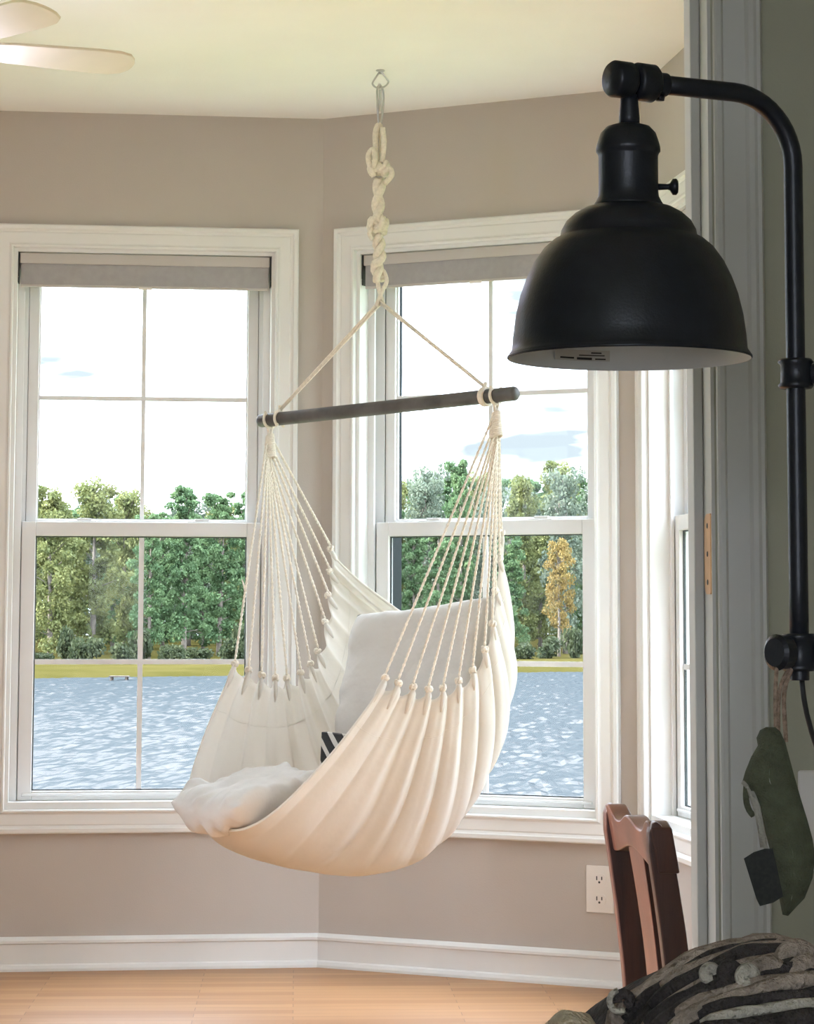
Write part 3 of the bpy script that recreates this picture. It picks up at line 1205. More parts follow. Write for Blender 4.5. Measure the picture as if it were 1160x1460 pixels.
# seat cushion: pokes out over the front edge
cs = at_plane(368, 1138, mid0 + fd * .47, fd)
Ms = basis(cs, lat, -fd * .99 + up * .15)
os_ = pillow('seat_cushion', .30, .46, .13, Ms, 'cushion', None, 9, bend=.035, wr=.017, n=48, ny=60, p=4.0)
tag(os_, 'plain cream cushion lying flat on the hammock seat, poking out over its front edge', 'cushion')
# patterned book between the cushions
ck = at_plane(476, 1085, mid0 + fd * .12, fd)
Mk4 = basis(ck, lat * .9 - up * .05, up * .93 + lat * .22)
mb = MB().box(-.045, .10, -.10, .080, -.012, .012, Mk4)
bk = mb.build('book', M['book'], None, bevel=.002)
tag(bk, 'small black and white striped book tucked beside the back cushion', 'book')

# ================================================================== roller shades
def roller_shade(W, u0, label):
    c = u0 + WW / 2
    root = empty('roller_shade', W @ Vector((c, .03, 2.17)))
    tag(root, label, 'roller shade', 'grey roller shades at the window heads')
    a, b = u0 + .018, u0 + WW - .018
    MB().box(a, b, .012, .017, 2.244, 2.279, W).build('valance', M['shade_rail'], root, bevel=.003)
    # rolled cloth behind the valance
    Mx = W @ Matrix.Translation((a + .006, .040, 2.246)) @ Matrix.Rotation(math.pi / 2, 4, 'Y')
    MB().lathe([(0, 0), (.021, 0), (.021, b - a - .012), (0, b - a - .012)], 20, Mx).build('roll', M['shade_fab'], root, smooth=False)
    MB().box(a + .004, b - .004, .0185, .0200, 2.176, 2.246, W).build('shade_cloth', M['shade_fab'], root)
    MB().box(a + .004, b - .004, .0175, .0240, 2.168, 2.177, W).build('hem_bar', M['shade_rail'], root, bevel=.002)
    MB().box(c - .022, c + .022, .0140, .0175, 2.164, 2.172, W).build('pull_tab', M['plate'], root, bevel=.001)
    for x0, x1 in ((u0 + .0125, u0 + .0165), (u0 + WW - .0165, u0 + WW - .0125)):
        mb = MB()
        mb.box(x0, x1, .008, .062, 2.200, 2.280, W)
        mb.box(x0, x1, .010, .050, 2.180, 2.200, W)
        mb.build('bracket', M['slot'], root, bevel=.002)
    return root


roller_shade(WA, UA, 'grey roller shade, rolled up, over the window behind the hammock bar\'s low end')
roller_shade(WB, UB, 'grey roller shade, rolled up, over the window behind the hanging rope')
roller_shade(WC, UC, 'grey roller shade over the window in the side wall past the door jamb')

# ================================================================== wall outlet
def outlet():
    u, z = .930, .290
    root = empty('wall_outlet', WB @ Vector((u + .045, 0, z)))
    tag(root, 'white double power outlet low on the wall behind the wooden chair', 'outlet')
    MB().box(u, u + .090, -.006, 0, z - .071, z + .070, WB).build('cover_plate', M['plate'], root, bevel=.003)
    for dz in (-.030, .030):
        c = u + .045
        pl_ = []
        for k in range(20):
            a = 2 * math.pi * k / 20
            pl_.append((c + .021 * math.cos(a), z + dz + max(-.016, min(.016, .021 * math.sin(a)))))
        n_ = len(pl_)
        mb = MB()
        mb.add([(x, -.0085, y) for x, y in pl_] + [(x, -.006, y) for x, y in pl_],
               [tuple(range(n_)), tuple(range(2 * n_ - 1, n_ - 1, -1))] + [(i, i + n_, (i + 1) % n_ + n_, (i + 1) % n_) for i in range(n_)], WB)
        rc = mb.build('socket', M['plate'], root)
        mb = MB()
        mb.box(c - .010, c - .0065, -.0090, -.0085, z + dz - .003, z + dz + .009, WB)
        mb.build('slot', M['slot'], rc)
        mb = MB()
        mb.box(c + .0065, c + .010, -.0090, -.0085, z + dz - .002, z + dz + .008, WB)
        mb.build('slot', M['slot'], rc)
        mb = MB().lathe([(0, 0), (.0035, 0), (.0035, .0006), (0, .0006)], 10, WB @ Matrix.Translation((c, -.0084, z + dz - .009)) @ Matrix.Rotation(math.pi / 2, 4, 'X'))
        mb.build('ground_hole', M['slot'], rc)


outlet()

# ================================================================== ceiling fan
def ceiling_fan():
    zb = 2.50
    t1, t2 = at_z(190, 92, zb), at_z(71, 12, zb)
    md = (t1 + t2) / 2
    ch = t1 - t2
    r = .52
    per = Vector((-ch.y, ch.x, 0)).normalized()
    if per.x > 0:
        per = -per
    c = md + per * math.sqrt(max(.01, r * r - (ch.length / 2) ** 2))
    c.z = zb
    root = empty('ceiling_fan', (c.x, c.y, zb))
    tag(root, 'cream ceiling fan with rounded blades hanging under the ceiling', 'ceiling fan')
    T = Matrix.Translation((c.x, c.y, 0))
    MB().lathe([(0, ZC), (.065, ZC), (.065, ZC - .02), (.04, ZC - .05), (.0, ZC - .05)], 24, T).build('canopy', M['fan'], root, smooth=True)
    MB().lathe([(.012, ZC - .045), (.012, zb + .08)], 12, T).build('rod', M['fan'], root, smooth=True)
    MB().lathe([(0, zb + .09), (.05, zb + .09), (.10, zb + .07), (.115, zb + .04), (.115, zb + .01), (.09, zb - .02), (.05, zb - .03), (0, zb - .03)], 32, T).build('motor', M['fan'], root, smooth=True)
    MB().lathe([(0, zb - .03), (.05, zb - .03), (.085, zb - .06), (.09, zb - .09), (.06, zb - .13), (0, zb - .145)], 28, T).build('added_fill_bowl', M['fill_bowl'], root, smooth=True)  # added out-of-view light source under the motor
    a0 = math.atan2(t1.y - c.y, t1.x - c.x)
    for k in range(5):
        Rz = T @ Matrix.Rotation(a0 - k * 2 * math.pi / 5, 4, 'Z') @ Matrix.Translation((0, 0, zb)) @ Matrix.Rotation(R(-13), 4, 'X')
        half = []
        for x, w in ((.16, .045), (.20, .054), (.30, .060), (.42, .066), (.47, .064), (.50, .052), (.515, .030), (.52, .010)):
            half.append((x, w))
        poly_ = half + [(x, -w) for x, w in reversed(half)]
        n_ = len(poly_)
        mb = MB()
        mb.add([(x, y, -.004) for x, y in poly_] + [(x, y, .004) for x, y in poly_],
               [tuple(range(n_)), tuple(range(2 * n_ - 1, n_ - 1, -1))] + [(i, i + n_, (i + 1) % n_ + n_, (i + 1) % n_) for i in range(n_)], Rz)
        bl_ = mb.build('blade', M['fan'], root, bevel=.002)
        MB().box(.09, .20, -.016, .016, .004, .010, Rz).build('blade_iron', M['fan'], bl_, bevel=.002)


ceiling_fan()

# ================================================================== wall lamp (near room)
YP = 2.46                                              # depth of the pole


def wall_lamp():
    S = 2.38 / FPX
    head = at_depth(897, 510, 2.38)                    # centre of the rim
    pole_b, pole_t = at_depth(1135, 955, YP), at_depth(1130, 225, YP)
    px_, py_ = pole_t.x, pole_t.y
    root = empty('wall_lamp', (px_ + .2, py_, pole_b.z))
    tag(root, 'black metal bell-shaded wall lamp on a bent pipe arm beside the doorway', 'wall lamp')
    z0 = head.z
    T = Matrix.Translation((head.x, head.y, z0))
    Z = lambda y: (510 - y) * S
    prof = [(174, 512), (175, 508.5), (172, 504), (168.5, 499), (167, 480), (163, 450), (156, 420), (147, 395), (136, 372), (122, 352), (108, 340), (101, 336.5), (98.5, 334), (97, 326), (90, 313), (78, 302), (64, 294), (50, 290)]
    outer = [(x * S, Z(y)) for x, y in prof]
    inner = [((x - 1.6) * S, Z(y + 1.5)) for x, y in prof[3:]]
    sh = MB().lathe(outer + [outer[-1]], 72, T)
    shade = sh.build('shade', M['black'], root, smooth=True)
    rim = MB().lathe([(174 * S, Z(512)), (175.5 * S, Z(510.5)), (175 * S, Z(508)), (172 * S, Z(507))], 72, T).build('shade_rim', M['black'], shade, smooth=True)
    lin = MB().lathe([(173.5 * S, Z(512))] + inner + [(0, inner[-1][1])], 72, T).build('shade_lining', M['lamp_in'], shade, smooth=True)
    lin['label'] = 'pale inner face of the shade'
    # maker's sticker inside the far side of the shade
    mbs, mbi = MB(), []
    rad = lambda y: (165.2 if y > 485 else 163) * S
    def arc(x0, x1, y0, y1, mb_, dr):
        rows_ = []
        for yy in (y0, y1):
            row_ = []
            for k in range(9):
                a = math.pi / 2 + (x0 + (x1 - x0) * k / 8)
                rr_ = (167 - (499 - yy) * .105 - 2.2) * S - dr
                row_.append((rr_ * math.cos(a), rr_ * math.sin(a), Z(yy)))
            rows_.append(row_)
        mb_.grid(rows_, T)
    arc(.10, .66, 499, 483, mbs, .0004)
    st = mbs.build('sticker', M['sticker'], shade)
    st['label'] = 'small paper sticker with fine print'
    for (x0, x1, y0, y1) in ((.14, .24, 497, 495), (.27, .42, 497.5, 494), (.45, .60, 496.5, 494), (.15, .40, 491.5, 490), (.18, .28, 488, 486)):
        m_ = MB()
        arc(x0, x1, y0, y1, m_, .0009)
        m_.build('print', M['ink'], st)
    # socket housing
    sock = [(0, 170), (20, 171), (32, 175), (40, 184), (44, 196), (45.5, 201), (46.5, 206), (46.5, 211), (44, 214), (43, 218), (43, 268), (44, 277), (48, 285), (50.5, 289), (50, 293), (0, 293)]
    MB().lathe([(x * S, Z(y)) for x, y in sock], 40, T).build('socket_cap', M['black'], root, smooth=True)
    # turn switch on the side
    sw = T @ Matrix.Translation((43 * S, 0, Z(262))) @ Matrix.Rotation(math.pi / 2, 4, 'Y')
    MB().lathe([(0, -.002), (5 * S, -.002), (4.2 * S, 14 * S), (5.5 * S, 17 * S), (12 * S, 21 * S), (12 * S, 26 * S), (9 * S, 28.5 * S), (0, 29 * S)], 20, sw).build('switch_knob', M['black'], root, smooth=True)
    # neck
    MB().lathe([(0, Z(174)), (15 * S, Z(174)), (15 * S, Z(160)), (13 * S, Z(138)), (13 * S, Z(128)), (0, Z(128))], 24, T @ Matrix.Translation((2 * S, 0, 0))).build('neck', M['black'], root, smooth=True)
    # swivel joint: two thick discs face to face
    jc = Vector((head.x + 6 * S, head.y, z0 + Z(107)))
    ax = Vector((.86, .50, 0)).normalized()
    J = basis(jc, Vector((0, 0, 1)), Vector((-ax.y, ax.x, 0)))
    zs = J.to_3x3() @ Vector((0, 0, 1))
    for a0, a1, rr_ in ((-.026, -.002, 28), (.001, .024, 27)):
        MB().lathe([(0, a0), (rr_ * S * .86, a0), (rr_ * S, a0 + .003), (rr_ * S, a1 - .003), (rr_ * S * .88, a1), (0, a1)], 36, J).build('swivel_disc', M['black'], root, smooth=True)
    # arm: from the joint to the pole, bent through a quarter turn
    zt = z0 + Z(114)
    a_s = Vector((head.x + 34 * S, head.y + .012, z0 + Z(106.5)))
    hdir = Vector((px_ - a_s.x, py_ - a_s.y, 0)).normalized()
    end = Vector((px_, py_, 0))
    Lh = (Vector((end.x, end.y, 0)) - Vector((a_s.x, a_s.y, 0))).length
    rb = .068
    pts = [a_s, a_s + hdir * (Lh - rb) * .5, a_s + hdir * (Lh - rb)]
    cpt = a_s + hdir * (Lh - rb) + Vector((0, 0, -rb))
    for k in range(1, 13):
        a = math.pi / 2 * (1 - k / 12)
        pts.append(cpt + hdir * rb * math.cos(a) + Vector((0, 0, rb * math.sin(a))))
    bot = Vector((px_, py_, pole_b.z))
    pts += [pts[-1].lerp(bot, t / 6) for t in range(1, 7)]
    MB().tube(pts, .0094, 20).build('arm', M['black'], root, smooth=True)
    cl = a_s + hdir * .004
    MB().tube([cl, cl + hdir * .014], .0116, 20).build('arm_collar', M['black'], root, smooth=False, bevel=.001)
    MB().lathe([(0, -.016), (.004, -.016), (.005, -.012), (.0035, -.010), (.0035, 0)], 10, Matrix.Translation(cl + hdir * .007)).build('set_screw', M['black'], root, smooth=True)
    # two clamps with stems to the side wall
    wall_n = DU
    def clamp(py, hgt, tap):
        z = at_depth(1132, py, YP).z
        c = Vector((px_, py_, z))
        prof_ = [(.0089, -hgt / 2), (.0155, -hgt / 2), (.0175, -hgt / 2 + .003), (.0150, -hgt / 2 + .006), (.0150, hgt / 2 - .006), (.0175, hgt / 2 - .003), (.0155, hgt / 2), (.0089, hgt / 2)]
        cl_ = MB().lathe(prof_, 28, Matrix.Translation(c)).build('clamp', M['black'], root, smooth=True)
        tw = (RIGHT_U - (c - JX).dot(DU))
        Wm = basis(c, DN, Vector((0, 0, 1)))
        # stem along +DU
        e = c + wall_n * tw
        pts_ = [c + wall_n * .012, c + wall_n * .02, c + wall_n * .022, c + wall_n * .034, c + wall_n * .036, e - wall_n * .012]
        MB().tube(pts_, [.010, .010, .013, .013, .0085, .0085], 20).build('stem', M['black'], cl_, smooth=False)
        MB().tube([e - wall_n * .012, e - wall_n * .008, e - wall_n * .0], [.014, .034, .036], 28).build('wall_flange', M['black'], cl_, smooth=False)
        return c, cl_
    clamp(533, .029, 0)
    c2, cl2 = clamp(930, .036, 1)
    # lower clamp: round tightening knob and the end nut
    kd = Vector((-.80, -.60, 0)).normalized()
    MB().tube([c2 + kd * .010, c2 + kd * .016, c2 + kd * .018, c2 + kd * .031, c2 + kd * .034], [.007, .007, .0160, .0175, .0135], 24).build('tightening_knob', M['black'], cl2, smooth=False)
    b0 = c2 + Vector((0, 0, -.016))
    MB().tube([b0, b0 + Vector((0, 0, -.011))], .0095, 20).build('end_nut', M['black'], root, bevel=.001)
    # power cord
    pc_ = [b0 + Vector((.002, 0, -.010)), b0 + Vector((.004, 0, -.03)), b0 + Vector((.012, .01, -.06)), b0 + Vector((.03, .02, -.11)), b0 + Vector((.065, .03, -.20)), b0 + Vector((.10, .04, -.38)), b0 + Vector((.125, .05, -.7)), b0 + Vector((.13, .05, -.93))]
    cb_ = MB().tube(resample(pc_, .02), .0026, 8).build('power_cord', M['cable'], root, smooth=True)
    return c2, kd


KN, KD_ = wall_lamp()

# ================================================================== felt pouch on twine
def pouch():
    Yd = YP - .035
    q_ = lambda x, y, dy=0.0: at_depth(x, y, Yd + dy)
    root = empty('felt_pouch', q_(1113, 1306))
    tag(root, 'green felt pouch with a dark tag, hung by twine from the lamp clamp knob', 'pouch')
    outl = [(1078, 1052), (1083, 1041), (1092, 1036.5), (1105, 1037), (1112, 1043), (1119, 1058), (1131, 1103), (1141, 1138), (1150, 1167), (1158, 1196), (1162, 1222), (1158, 1252), (1146.5, 1281), (1134, 1294), (1123, 1306), (1115, 1304), (1108, 1268), (1098, 1215), (1089, 1180), (1078, 1142), (1068, 1124), (1058, 1114.5), (1062, 1100), (1070, 1080), (1080, 1063)]
    cen = Vector((sum(p[0] for p in outl) / len(outl), sum(p[1] for p in outl) / len(outl)))
    # dense outline
    O2 = []
    nO = len(outl)
    for i in range(nO):
        a, b = outl[i], outl[(i + 1) % nO]
        for k in range(3):
            O2.append((a[0] + (b[0] - a[0]) * k / 3, a[1] + (b[1] - a[1]) * k / 3))

    def medial(y):
        xs = []
        for i in range(nO):
            a, b = outl[i], outl[(i + 1) % nO]
            if (a[1] - y) * (b[1] - y) <= 0 and a[1] != b[1]:
                xs.append(a[0] + (b[0] - a[0]) * (y - a[1]) / (b[1] - a[1]))
        return (min(xs) + max(xs)) / 2 if xs else cen[0]
    mb = MB()
    rings = 7
    for sg in (1, -1):
        rows_ = []
        for j in range(rings + 1):
            f = j / rings
            row_ = []
            for (x, y) in O2:
                yy = y * (1 - f * .12) + cen[1] * f * .12
                mx = medial(yy)
                xx = x + (mx - x) * f
                t = .013 * (1 - (1 - f) ** 2.2) ** .5 * sg
                wob = noise.noise(Vector((xx * .03, yy * .03, sg))) * .003 * f
                row_.append(q_(xx, yy, -t + wob))
            rows_.append(row_)
        mb.grid(rows_, closeu=True)
    o = mb.build('body', M['felt'], root, smooth=True)
    # inner lining strip and folded lip along the open side
    mb = MB()
    lip = [(1058, 1115), (1064, 1121), (1072, 1140), (1080, 1166), (1087, 1196), (1092, 1210)]
    mb.tube(resample([q_(x, y, -.008) for x, y in lip], .006), .0022, 6)
    mb.build('lip', M['felt_edge'], root, smooth=True)
    mb = MB()
    mb.grid([[q_(x, y, -.002) for x, y in ((1066, 1128), (1074, 1150), (1080, 1180), (1084, 1208))], [q_(x + 9, y, -.006) for x, y in ((1066, 1128), (1074, 1150), (1080, 1180), (1084, 1208))]])
    mb.build('lining', M['felt_edge'], root, smooth=True, solid=.002)
    mb = MB()
    mb.tube(resample([q_(1064, 1119, -.006), q_(1063, 1132, -.007), q_(1064, 1145, -.007), q_(1068, 1156, -.006), q_(1073, 1162, -.004)], .004), .0032, 6)
    mb.build('fold_loop', M['felt'], root, smooth=True)
    tagp = [(1060, 1224), (1074, 1215), (1090, 1210), (1101, 1210), (1108, 1240), (1116, 1278), (1102, 1287), (1083, 1292), (1078, 1282)]
    n_ = len(tagp)
    mb = MB()
    mb.add([q_(x, y, -.0165) for x, y in tagp] + [q_(x, y, -.0145) for x, y in tagp],
           [tuple(range(n_)), tuple(range(2 * n_ - 1, n_ - 1, -1))] + [(i, i + n_, (i + 1) % n_ + n_, (i + 1) % n_) for i in range(n_)])
    tg = mb.build('tag', M['tag'], root)
    tg['label'] = 'dark rectangular tag'
    # twine loop over the knob
    kc = KN + KD_ * .014
    mb = MB()
    topk = kc + Vector((0, 0, .010))
    mb.tube(resample([q_(1106, 1052, .004), q_(1105, 985, .004), topk + KD_ * .003 + Vector((-.0075, 0, -.010)), topk, topk + Vector((.008, .004, -.012)), q_(1118, 985, .012), q_(1120, 1058, .008)], .006), .0021, 6)
    mb.tube(resample([q_(1109, 1052, .008), q_(1111, 985, .008), topk + Vector((.001, 0, -.022))], .006), .0021, 6)
    tw_ = mb.build('twine', M['twine'], root, smooth=True)


pouch()

# switch plate on the door wall
sw0 = at_plane(1136, 1098, JX, DN)
loc = WDoor.inverted() @ sw0
u_, zt_ = loc.x, loc.z
sr = empty('light_switch', WDoor @ Vector((u_ + .036, 0, zt_ - .115)))
tag(sr, 'pale light switch plate on the wall behind the felt pouch', 'light switch')
MB().box(u_, u_ + .072, -.006, 0, zt_ - .115, zt_, WDoor).build('cover_plate', M['plate'], sr, bevel=.003)
MB().box(u_ + .030, u_ + .042, -.012, -.006, zt_ - .070, zt_ - .045, WDoor).build('toggle', M['plate'], sr, bevel=.002)

# ================================================================== wooden chair
def dining_chair():
    zt = .832
    near, far = at_plane(928, 1176, Vector((0, 3.50, 0)), Vector((0, 1, 0))), at_plane(866, 1150, Vector((0, 3.84, 0)), Vector((0, 1, 0)))
    across = (flat(near) - flat(far))
    wid = across.length
    across.normalize()
    fwd = Vector((-across.y, across.x, 0))
    if fwd.x < 0:
        fwd = -fwd                                     # the chair faces away from the window, to +X
    mid = (flat(near) + flat(far)) / 2
    root = empty('wooden_chair', (mid.x + fwd.x * .22, mid.y + fwd.y * .22, 0))
    tag(root, 'dark reddish-brown wooden chair with a wavy crest rail and flat central splat', 'chair')
    B = Matrix(((fwd.x, across.x, 0, mid.x), (fwd.y, across.y, 0, mid.y), (0, 0, 1, 0), (0, 0, 0, 1)))   # x forward, y to the near side

    def backx(z):
        """rake of the back posts (x offset of the centre line) above the seat"""
        if z > .45:
            t = (z - .45) / .40
            return .046 * (1 - t ** 1.7) - .0
        return .046 - .05 * ((.45 - z) / .45) ** 1.6
    hw, hd = .012, .0172
    for s in (-1, 1):
        zs = [0, .12, .25, .38, .45, .52, .60, .68, .75, .79, .815, .826, .830]
        dd = [.014, .016, .017, .018, .018, .018, .018, .0178, .0172, .0165, .0125, .007, .002]
        mb = MB()
        rings = []
        for z, d in zip(zs, dd):
            x = backx(z)
            y = s * wid / 2
            mb.v += [B @ Vector((x - d, y - hw, z)), B @ Vector((x + d, y - hw, z)), B @ Vector((x + d, y + hw, z)), B @ Vector((x - d, y + hw, z))]
        for i in range(len(zs) - 1):
            for k in range(4):
                l = (k + 1) % 4
                mb.f.append((i * 4 + k, i * 4 + l, i * 4 + 4 + l, i * 4 + 4 + k))
        mb.f += [(3, 2, 1, 0), tuple(len(mb.v) - 4 + k for k in range(4))]
        mb.build('back_post', M['wood'], root, bevel=.003)
    # crest rail: wavy top, sits between and over the posts
    rows_t, n_ = [], 40
    top, bot, ys = [], [], []
    for i in range(n_ + 1):
        y = -wid / 2 + .004 + (wid + .010) * i / n_
        t = (y / (wid / 2))
        wave = .020 * math.exp(-((abs(t) - .92) / .22) ** 2) + .015 * math.exp(-(t / .30) ** 2)
        top.append(zt - .022 + wave)
        bot.append(zt - .062 + .010 * math.cos(t * math.pi))
        ys.append(y)
    mb = MB()
    for y, a, b in zip(ys, top, bot):
        xa, xb = backx(a) + .002, backx(b) + .002
        mb.v += [B @ Vector((xb - .011, y, b)), B @ Vector((xa - .011, y, a)), B @ Vector((xa + .019, y, a)), B @ Vector((xb + .019, y, b))]
    for i in range(n_):
        for k in range(4):
            l = (k + 1) % 4
            mb.f.append((i * 4 + k, i * 4 + l, i * 4 + 4 + l, i * 4 + 4 + k))
    mb.f += [(3, 2, 1, 0), tuple(len(mb.v) - 4 + k for k in range(4))]
    mb.build('crest_rail', M['wood'], root, bevel=.003)
    # central splat
    mb = MB()
    zs = [.44 + (.35) * i / 12 for i in range(13)]
    for z in zs:
        w_ = .056 - .010 * math.sin((z - .44) / .35 * math.pi)
        x = backx(z)
        mb.v += [B @ Vector((x - .004, -w_, z)), B @ Vector((x + .011, -w_, z)), B @ Vector((x + .011, w_, z)), B @ Vector((x - .004, w_, z))]
    for i in range(12):
        for k in range(4):
            l = (k + 1) % 4
            mb.f.append((i * 4 + k, i * 4 + l, i * 4 + 4 + l, i * 4 + 4 + k))
    mb.f += [(3, 2, 1, 0), tuple(len(mb.v) - 4 + k for k in range(4))]
    mb.build('splat', M['wood'], root, bevel=.0015)
    MB().box(.03, .45, -wid / 2 - .01, wid / 2 + .01, .425, .45, B).build('seat', M['wood'], root, bevel=.006)
    for y in (-wid / 2 + .01, wid / 2 - .01):
        MB().box(.41, .445, y - .016, y + .016, 0, .425, B).build('front_leg', M['wood'], root, bevel=.003)
        MB().box(.05, .41, y - .008, y + .008, .36, .425, B).build('side_rail', M['wood'], root)
        MB().box(.05, .41, y - .007, y + .007, .14, .165, B).build('stretcher', M['wood'], root)
    MB().box(.42, .44, -wid / 2 + .02, wid / 2 - .02, .36, .425, B).build('front_rail', M['wood'], root)


dining_chair()

# ================================================================== sofa corner with a chunky throw (near room)
def sofa_and_throw():
    # the back of a low sofa seen from behind, below the frame
    T = WDoor @ Matrix.Translation((0, -.98, 0))
    sx0, sx1 = -.42, .18
    sf = empty('sofa', T @ Vector((-.12, 0, 0)))
    tag(sf, 'dark brown upholstered sofa end hidden under the chunky throw', 'sofa')
    MB().box(sx0, sx1, -.36, .28, .06, .46, T).build('seat_base', M['sofa'], sf, bevel=.04, segs=4)
    MB().box(sx0 + .02, sx1, -.10, .28, .462, .70, T).build('arm', M['sofa'], sf, bevel=.05, segs=4)
    for a in (sx0 + .06, sx1 - .06):
        for b in (-.30, .22):
            MB().lathe([(0, 0), (.018, 0), (.025, .06), (0, .06)], 12, T @ Matrix.Translation((a, b, 0))).build('foot', M['wood'], sf)
    # mound of the throw; outline follows the photo at the depth of the sofa arm
    Yb = 2.02
    crest = [(868, 1466), (880, 1452), (905, 1424), (935, 1402), (965, 1383), (1000, 1365), (1040, 1352), (1085, 1348), (1115, 1352), (1140, 1362), (1165, 1382), (1200, 1420)]
    cr3 = resample([at_depth(x, y, Yb) for x, y in crest], .01)
    root = empty('throw_blanket', (cr3[len(cr3) // 2].x, Yb, .70))
    tag(root, 'chunky brown and cream throw blanket heaped in front of the wooden chair', 'blanket')
    n_ = len(cr3)
    zb = .705

    def surf(i, t):
        """t 0 = crest, 1 = near foot of the mound (towards the camera), -1 = far foot"""
        c = cr3[max(0, min(n_ - 1, int(i)))]
        if i + 1 < n_ and i >= 0:
            c = c.lerp(cr3[int(i) + 1], i - int(i))
        h = max(0, c.z - zb)
        y = c.y - .26 * t if t > 0 else c.y - .18 * t
        z = zb + h * (1 - abs(t) ** 2.2) ** .8 if abs(t) < 1 else zb
        x = c.x + .05 * t
        k = noise.noise(Vector((x * 9, y * 9, 0))) * .012 * (1 - (1 - abs(t)) ** 4 * 1.0)
        return Vector((x, y, z + k * min(1, h * 12)))
    rows_ = []
    for j in range(-14, 15):
        rows_.append([surf(i, j / 14) for i in range(n_)])
    MB().grid(rows_).build('body', M['yarn2'], root, smooth=True)
    rn = random.Random(21)
    mats = ['yarn1', 'yarn2', 'yarn3', 'yarn1', 'yarn2', 'yarn1']

    def strand(pts, r, mt):
        pts = resample(pts, .008)
        rad_ = [r * (1 + .16 * math.sin(i * .9) + .10 * rn.uniform(-1, 1)) for i in range(len(pts))]
        rad_[0] *= .7
        rad_[-1] *= .7
        mb = MB().tube(pts, rad_, 9)
        o = mb.build('yarn_strand', M[mt], root, smooth=True)
    # rolled edge along the crest
    strand([surf(i, .02) for i in range(0, n_, 3)], .0095, 'yarn1')
    for row, t0 in enumerate([.035 + .042 * q for q in range(17)]):
        k = 0
        i = 2 + rn.uniform(0, 4)
        while i < n_ - 4:
            L = rn.uniform(14, 30)
            bow = rn.uniform(.03, .13)
            pp = []
            for s in range(7):
                f = s / 6
                ii = i + (L - 3) * f
                tt = t0 + bow * (f - .3) * (1 if row % 2 else -1) * .6 + .03 * math.sin(f * 3.1)
                if 0 <= ii < n_ - 1:
                    pp.append(surf(ii, max(.05, min(.95, tt))) + Vector((0, -.002, .002)))
            if len(pp) >= 3:
                strand(pp, rn.uniform(.0042, .0066), mats[(row * 2 + k + rn.randint(0, 1)) % 6])
            i += L
            k += 1
    # curls and bobbles standing off the knit
    def curl(px, py, r, mt, rr_=.008, a0=0, a1=300, dy=0.0, nm='yarn_curl'):
        c = at_depth(px, py, Yb - .02 + dy)
        pp = []
        for k in range(11):
            a = R(a0 + (a1 - a0) * k / 10)
            pp.append(c + Vector((math.cos(a) * r, -.004 * k / 10, math.sin(a) * r)))
        mb = MB().tube(resample(pp, .005), rr_, 9)
        mb.build(nm, M[mt], root, smooth=True)
    curl(1117, 1359, .0052, 'yarn2', .0052)
    curl(1117, 1357, .0080, 'yarn1', .0036, 20, 180, .004)
    curl(1012, 1388, .0045, 'yarn3', .0045, dy=-.05)
    curl(1065, 1392, .005, 'yarn3', .0050, dy=-.07)
    curl(1092, 1398, .013, 'yarn1', .0065, -60, 170, -.06)
    curl(1040, 1387, .005, 'yarn2', .0055, dy=-.06)
    curl(1135, 1372, .010, 'yarn1', .0085, 10, 230, -.04)
    curl(1150, 1395, .010, 'yarn1', .0090, 60, 280, -.06)
    curl(888, 1426, .0052, 'yarn2', .0042, -60, 200, 0)
    curl(883, 1427, .0078, 'yarn3', .0026, 100, 300, -.004)
    # plump beige cushion beside it, its top just in view
    cb_ = at_depth(812, 1441, 2.02)
    Mx = Matrix.Translation((cb_.x, cb_.y, cb_.z - .040))
    mb = MB()
    rows_ = []
    for i in range(17):
        th = math.pi * i / 16
        rows_.append([Vector((math.sin(th) * math.cos(a), math.sin(th) * math.sin(a), math.cos(th))) for a in [2 * math.pi * k / 28 for k in range(28)]])
    rows_ = [[Vector((p.x * .030, p.y * .05, p.z * .040)) * (1 + .10 * noise.noise(p * 2.2)) for p in r_] for r_ in rows_]
    mb.grid(rows_, Mx, closeu=True)
    o = mb.build('beige_cushion', M['beige'], None, smooth=True)
    tag(o, 'small fuzzy beige cushion, only its rounded top showing beside the throw', 'cushion')


sofa_and_throw()

# ================================================================== outdoors
LAKE = -3.90
SH0, SH1 = at_z(120, 966, LAKE), at_z(810, 958, LAKE)
sdir = flat(SH1 - SH0).normalized()
sn = Vector((-sdir.y, sdir.x, 0))
if sn.y < 0:
    sn = -sn
Wsh = Matrix(((sdir.x, sn.x, 0, SH0.x), (sdir.y, sn.y, 0, SH0.y), (0, 0, 1, 0), (0, 0, 0, 1)))   # x along shore, y inland
mb = MB().grid([[(-260, -30, LAKE - .08), (260, -30, LAKE - .08)], [(-260, 420, LAKE - .08), (260, 420, LAKE - .08)]])
lake = tag(mb.build('lake', M['water']), kind='structure')
# wind ripples on the stretch of lake in front of the house: real wavelets
rw = random.Random(2)
rows_ = []
for j in range(215):
    y = 52 + j * .9
    row_ = []
    for i in range(400):
        x = -52 + i * .22
        n1 = noise.noise(Vector((x * .9, y * .45, 0)))
        n2 = noise.noise(Vector((x * 2.3, y * .8, 9)))
        g_ = .75 + .8 * noise.noise(Vector((x * 1.1, y * .14, 4))) + 1.0 * noise.noise(Vector((x * 3.1, y * .35, 6)))
        row_.append((x, y, LAKE + (.030 * n1 + .020 * n2 + .040 * rw.uniform(-1, 1)) * max(.08, g_)))
    rows_.append(row_)
wv = MB().grid(rows_).build('lake_ripples', M['water'], None, smooth=False)
tag(wv, kind='structure')
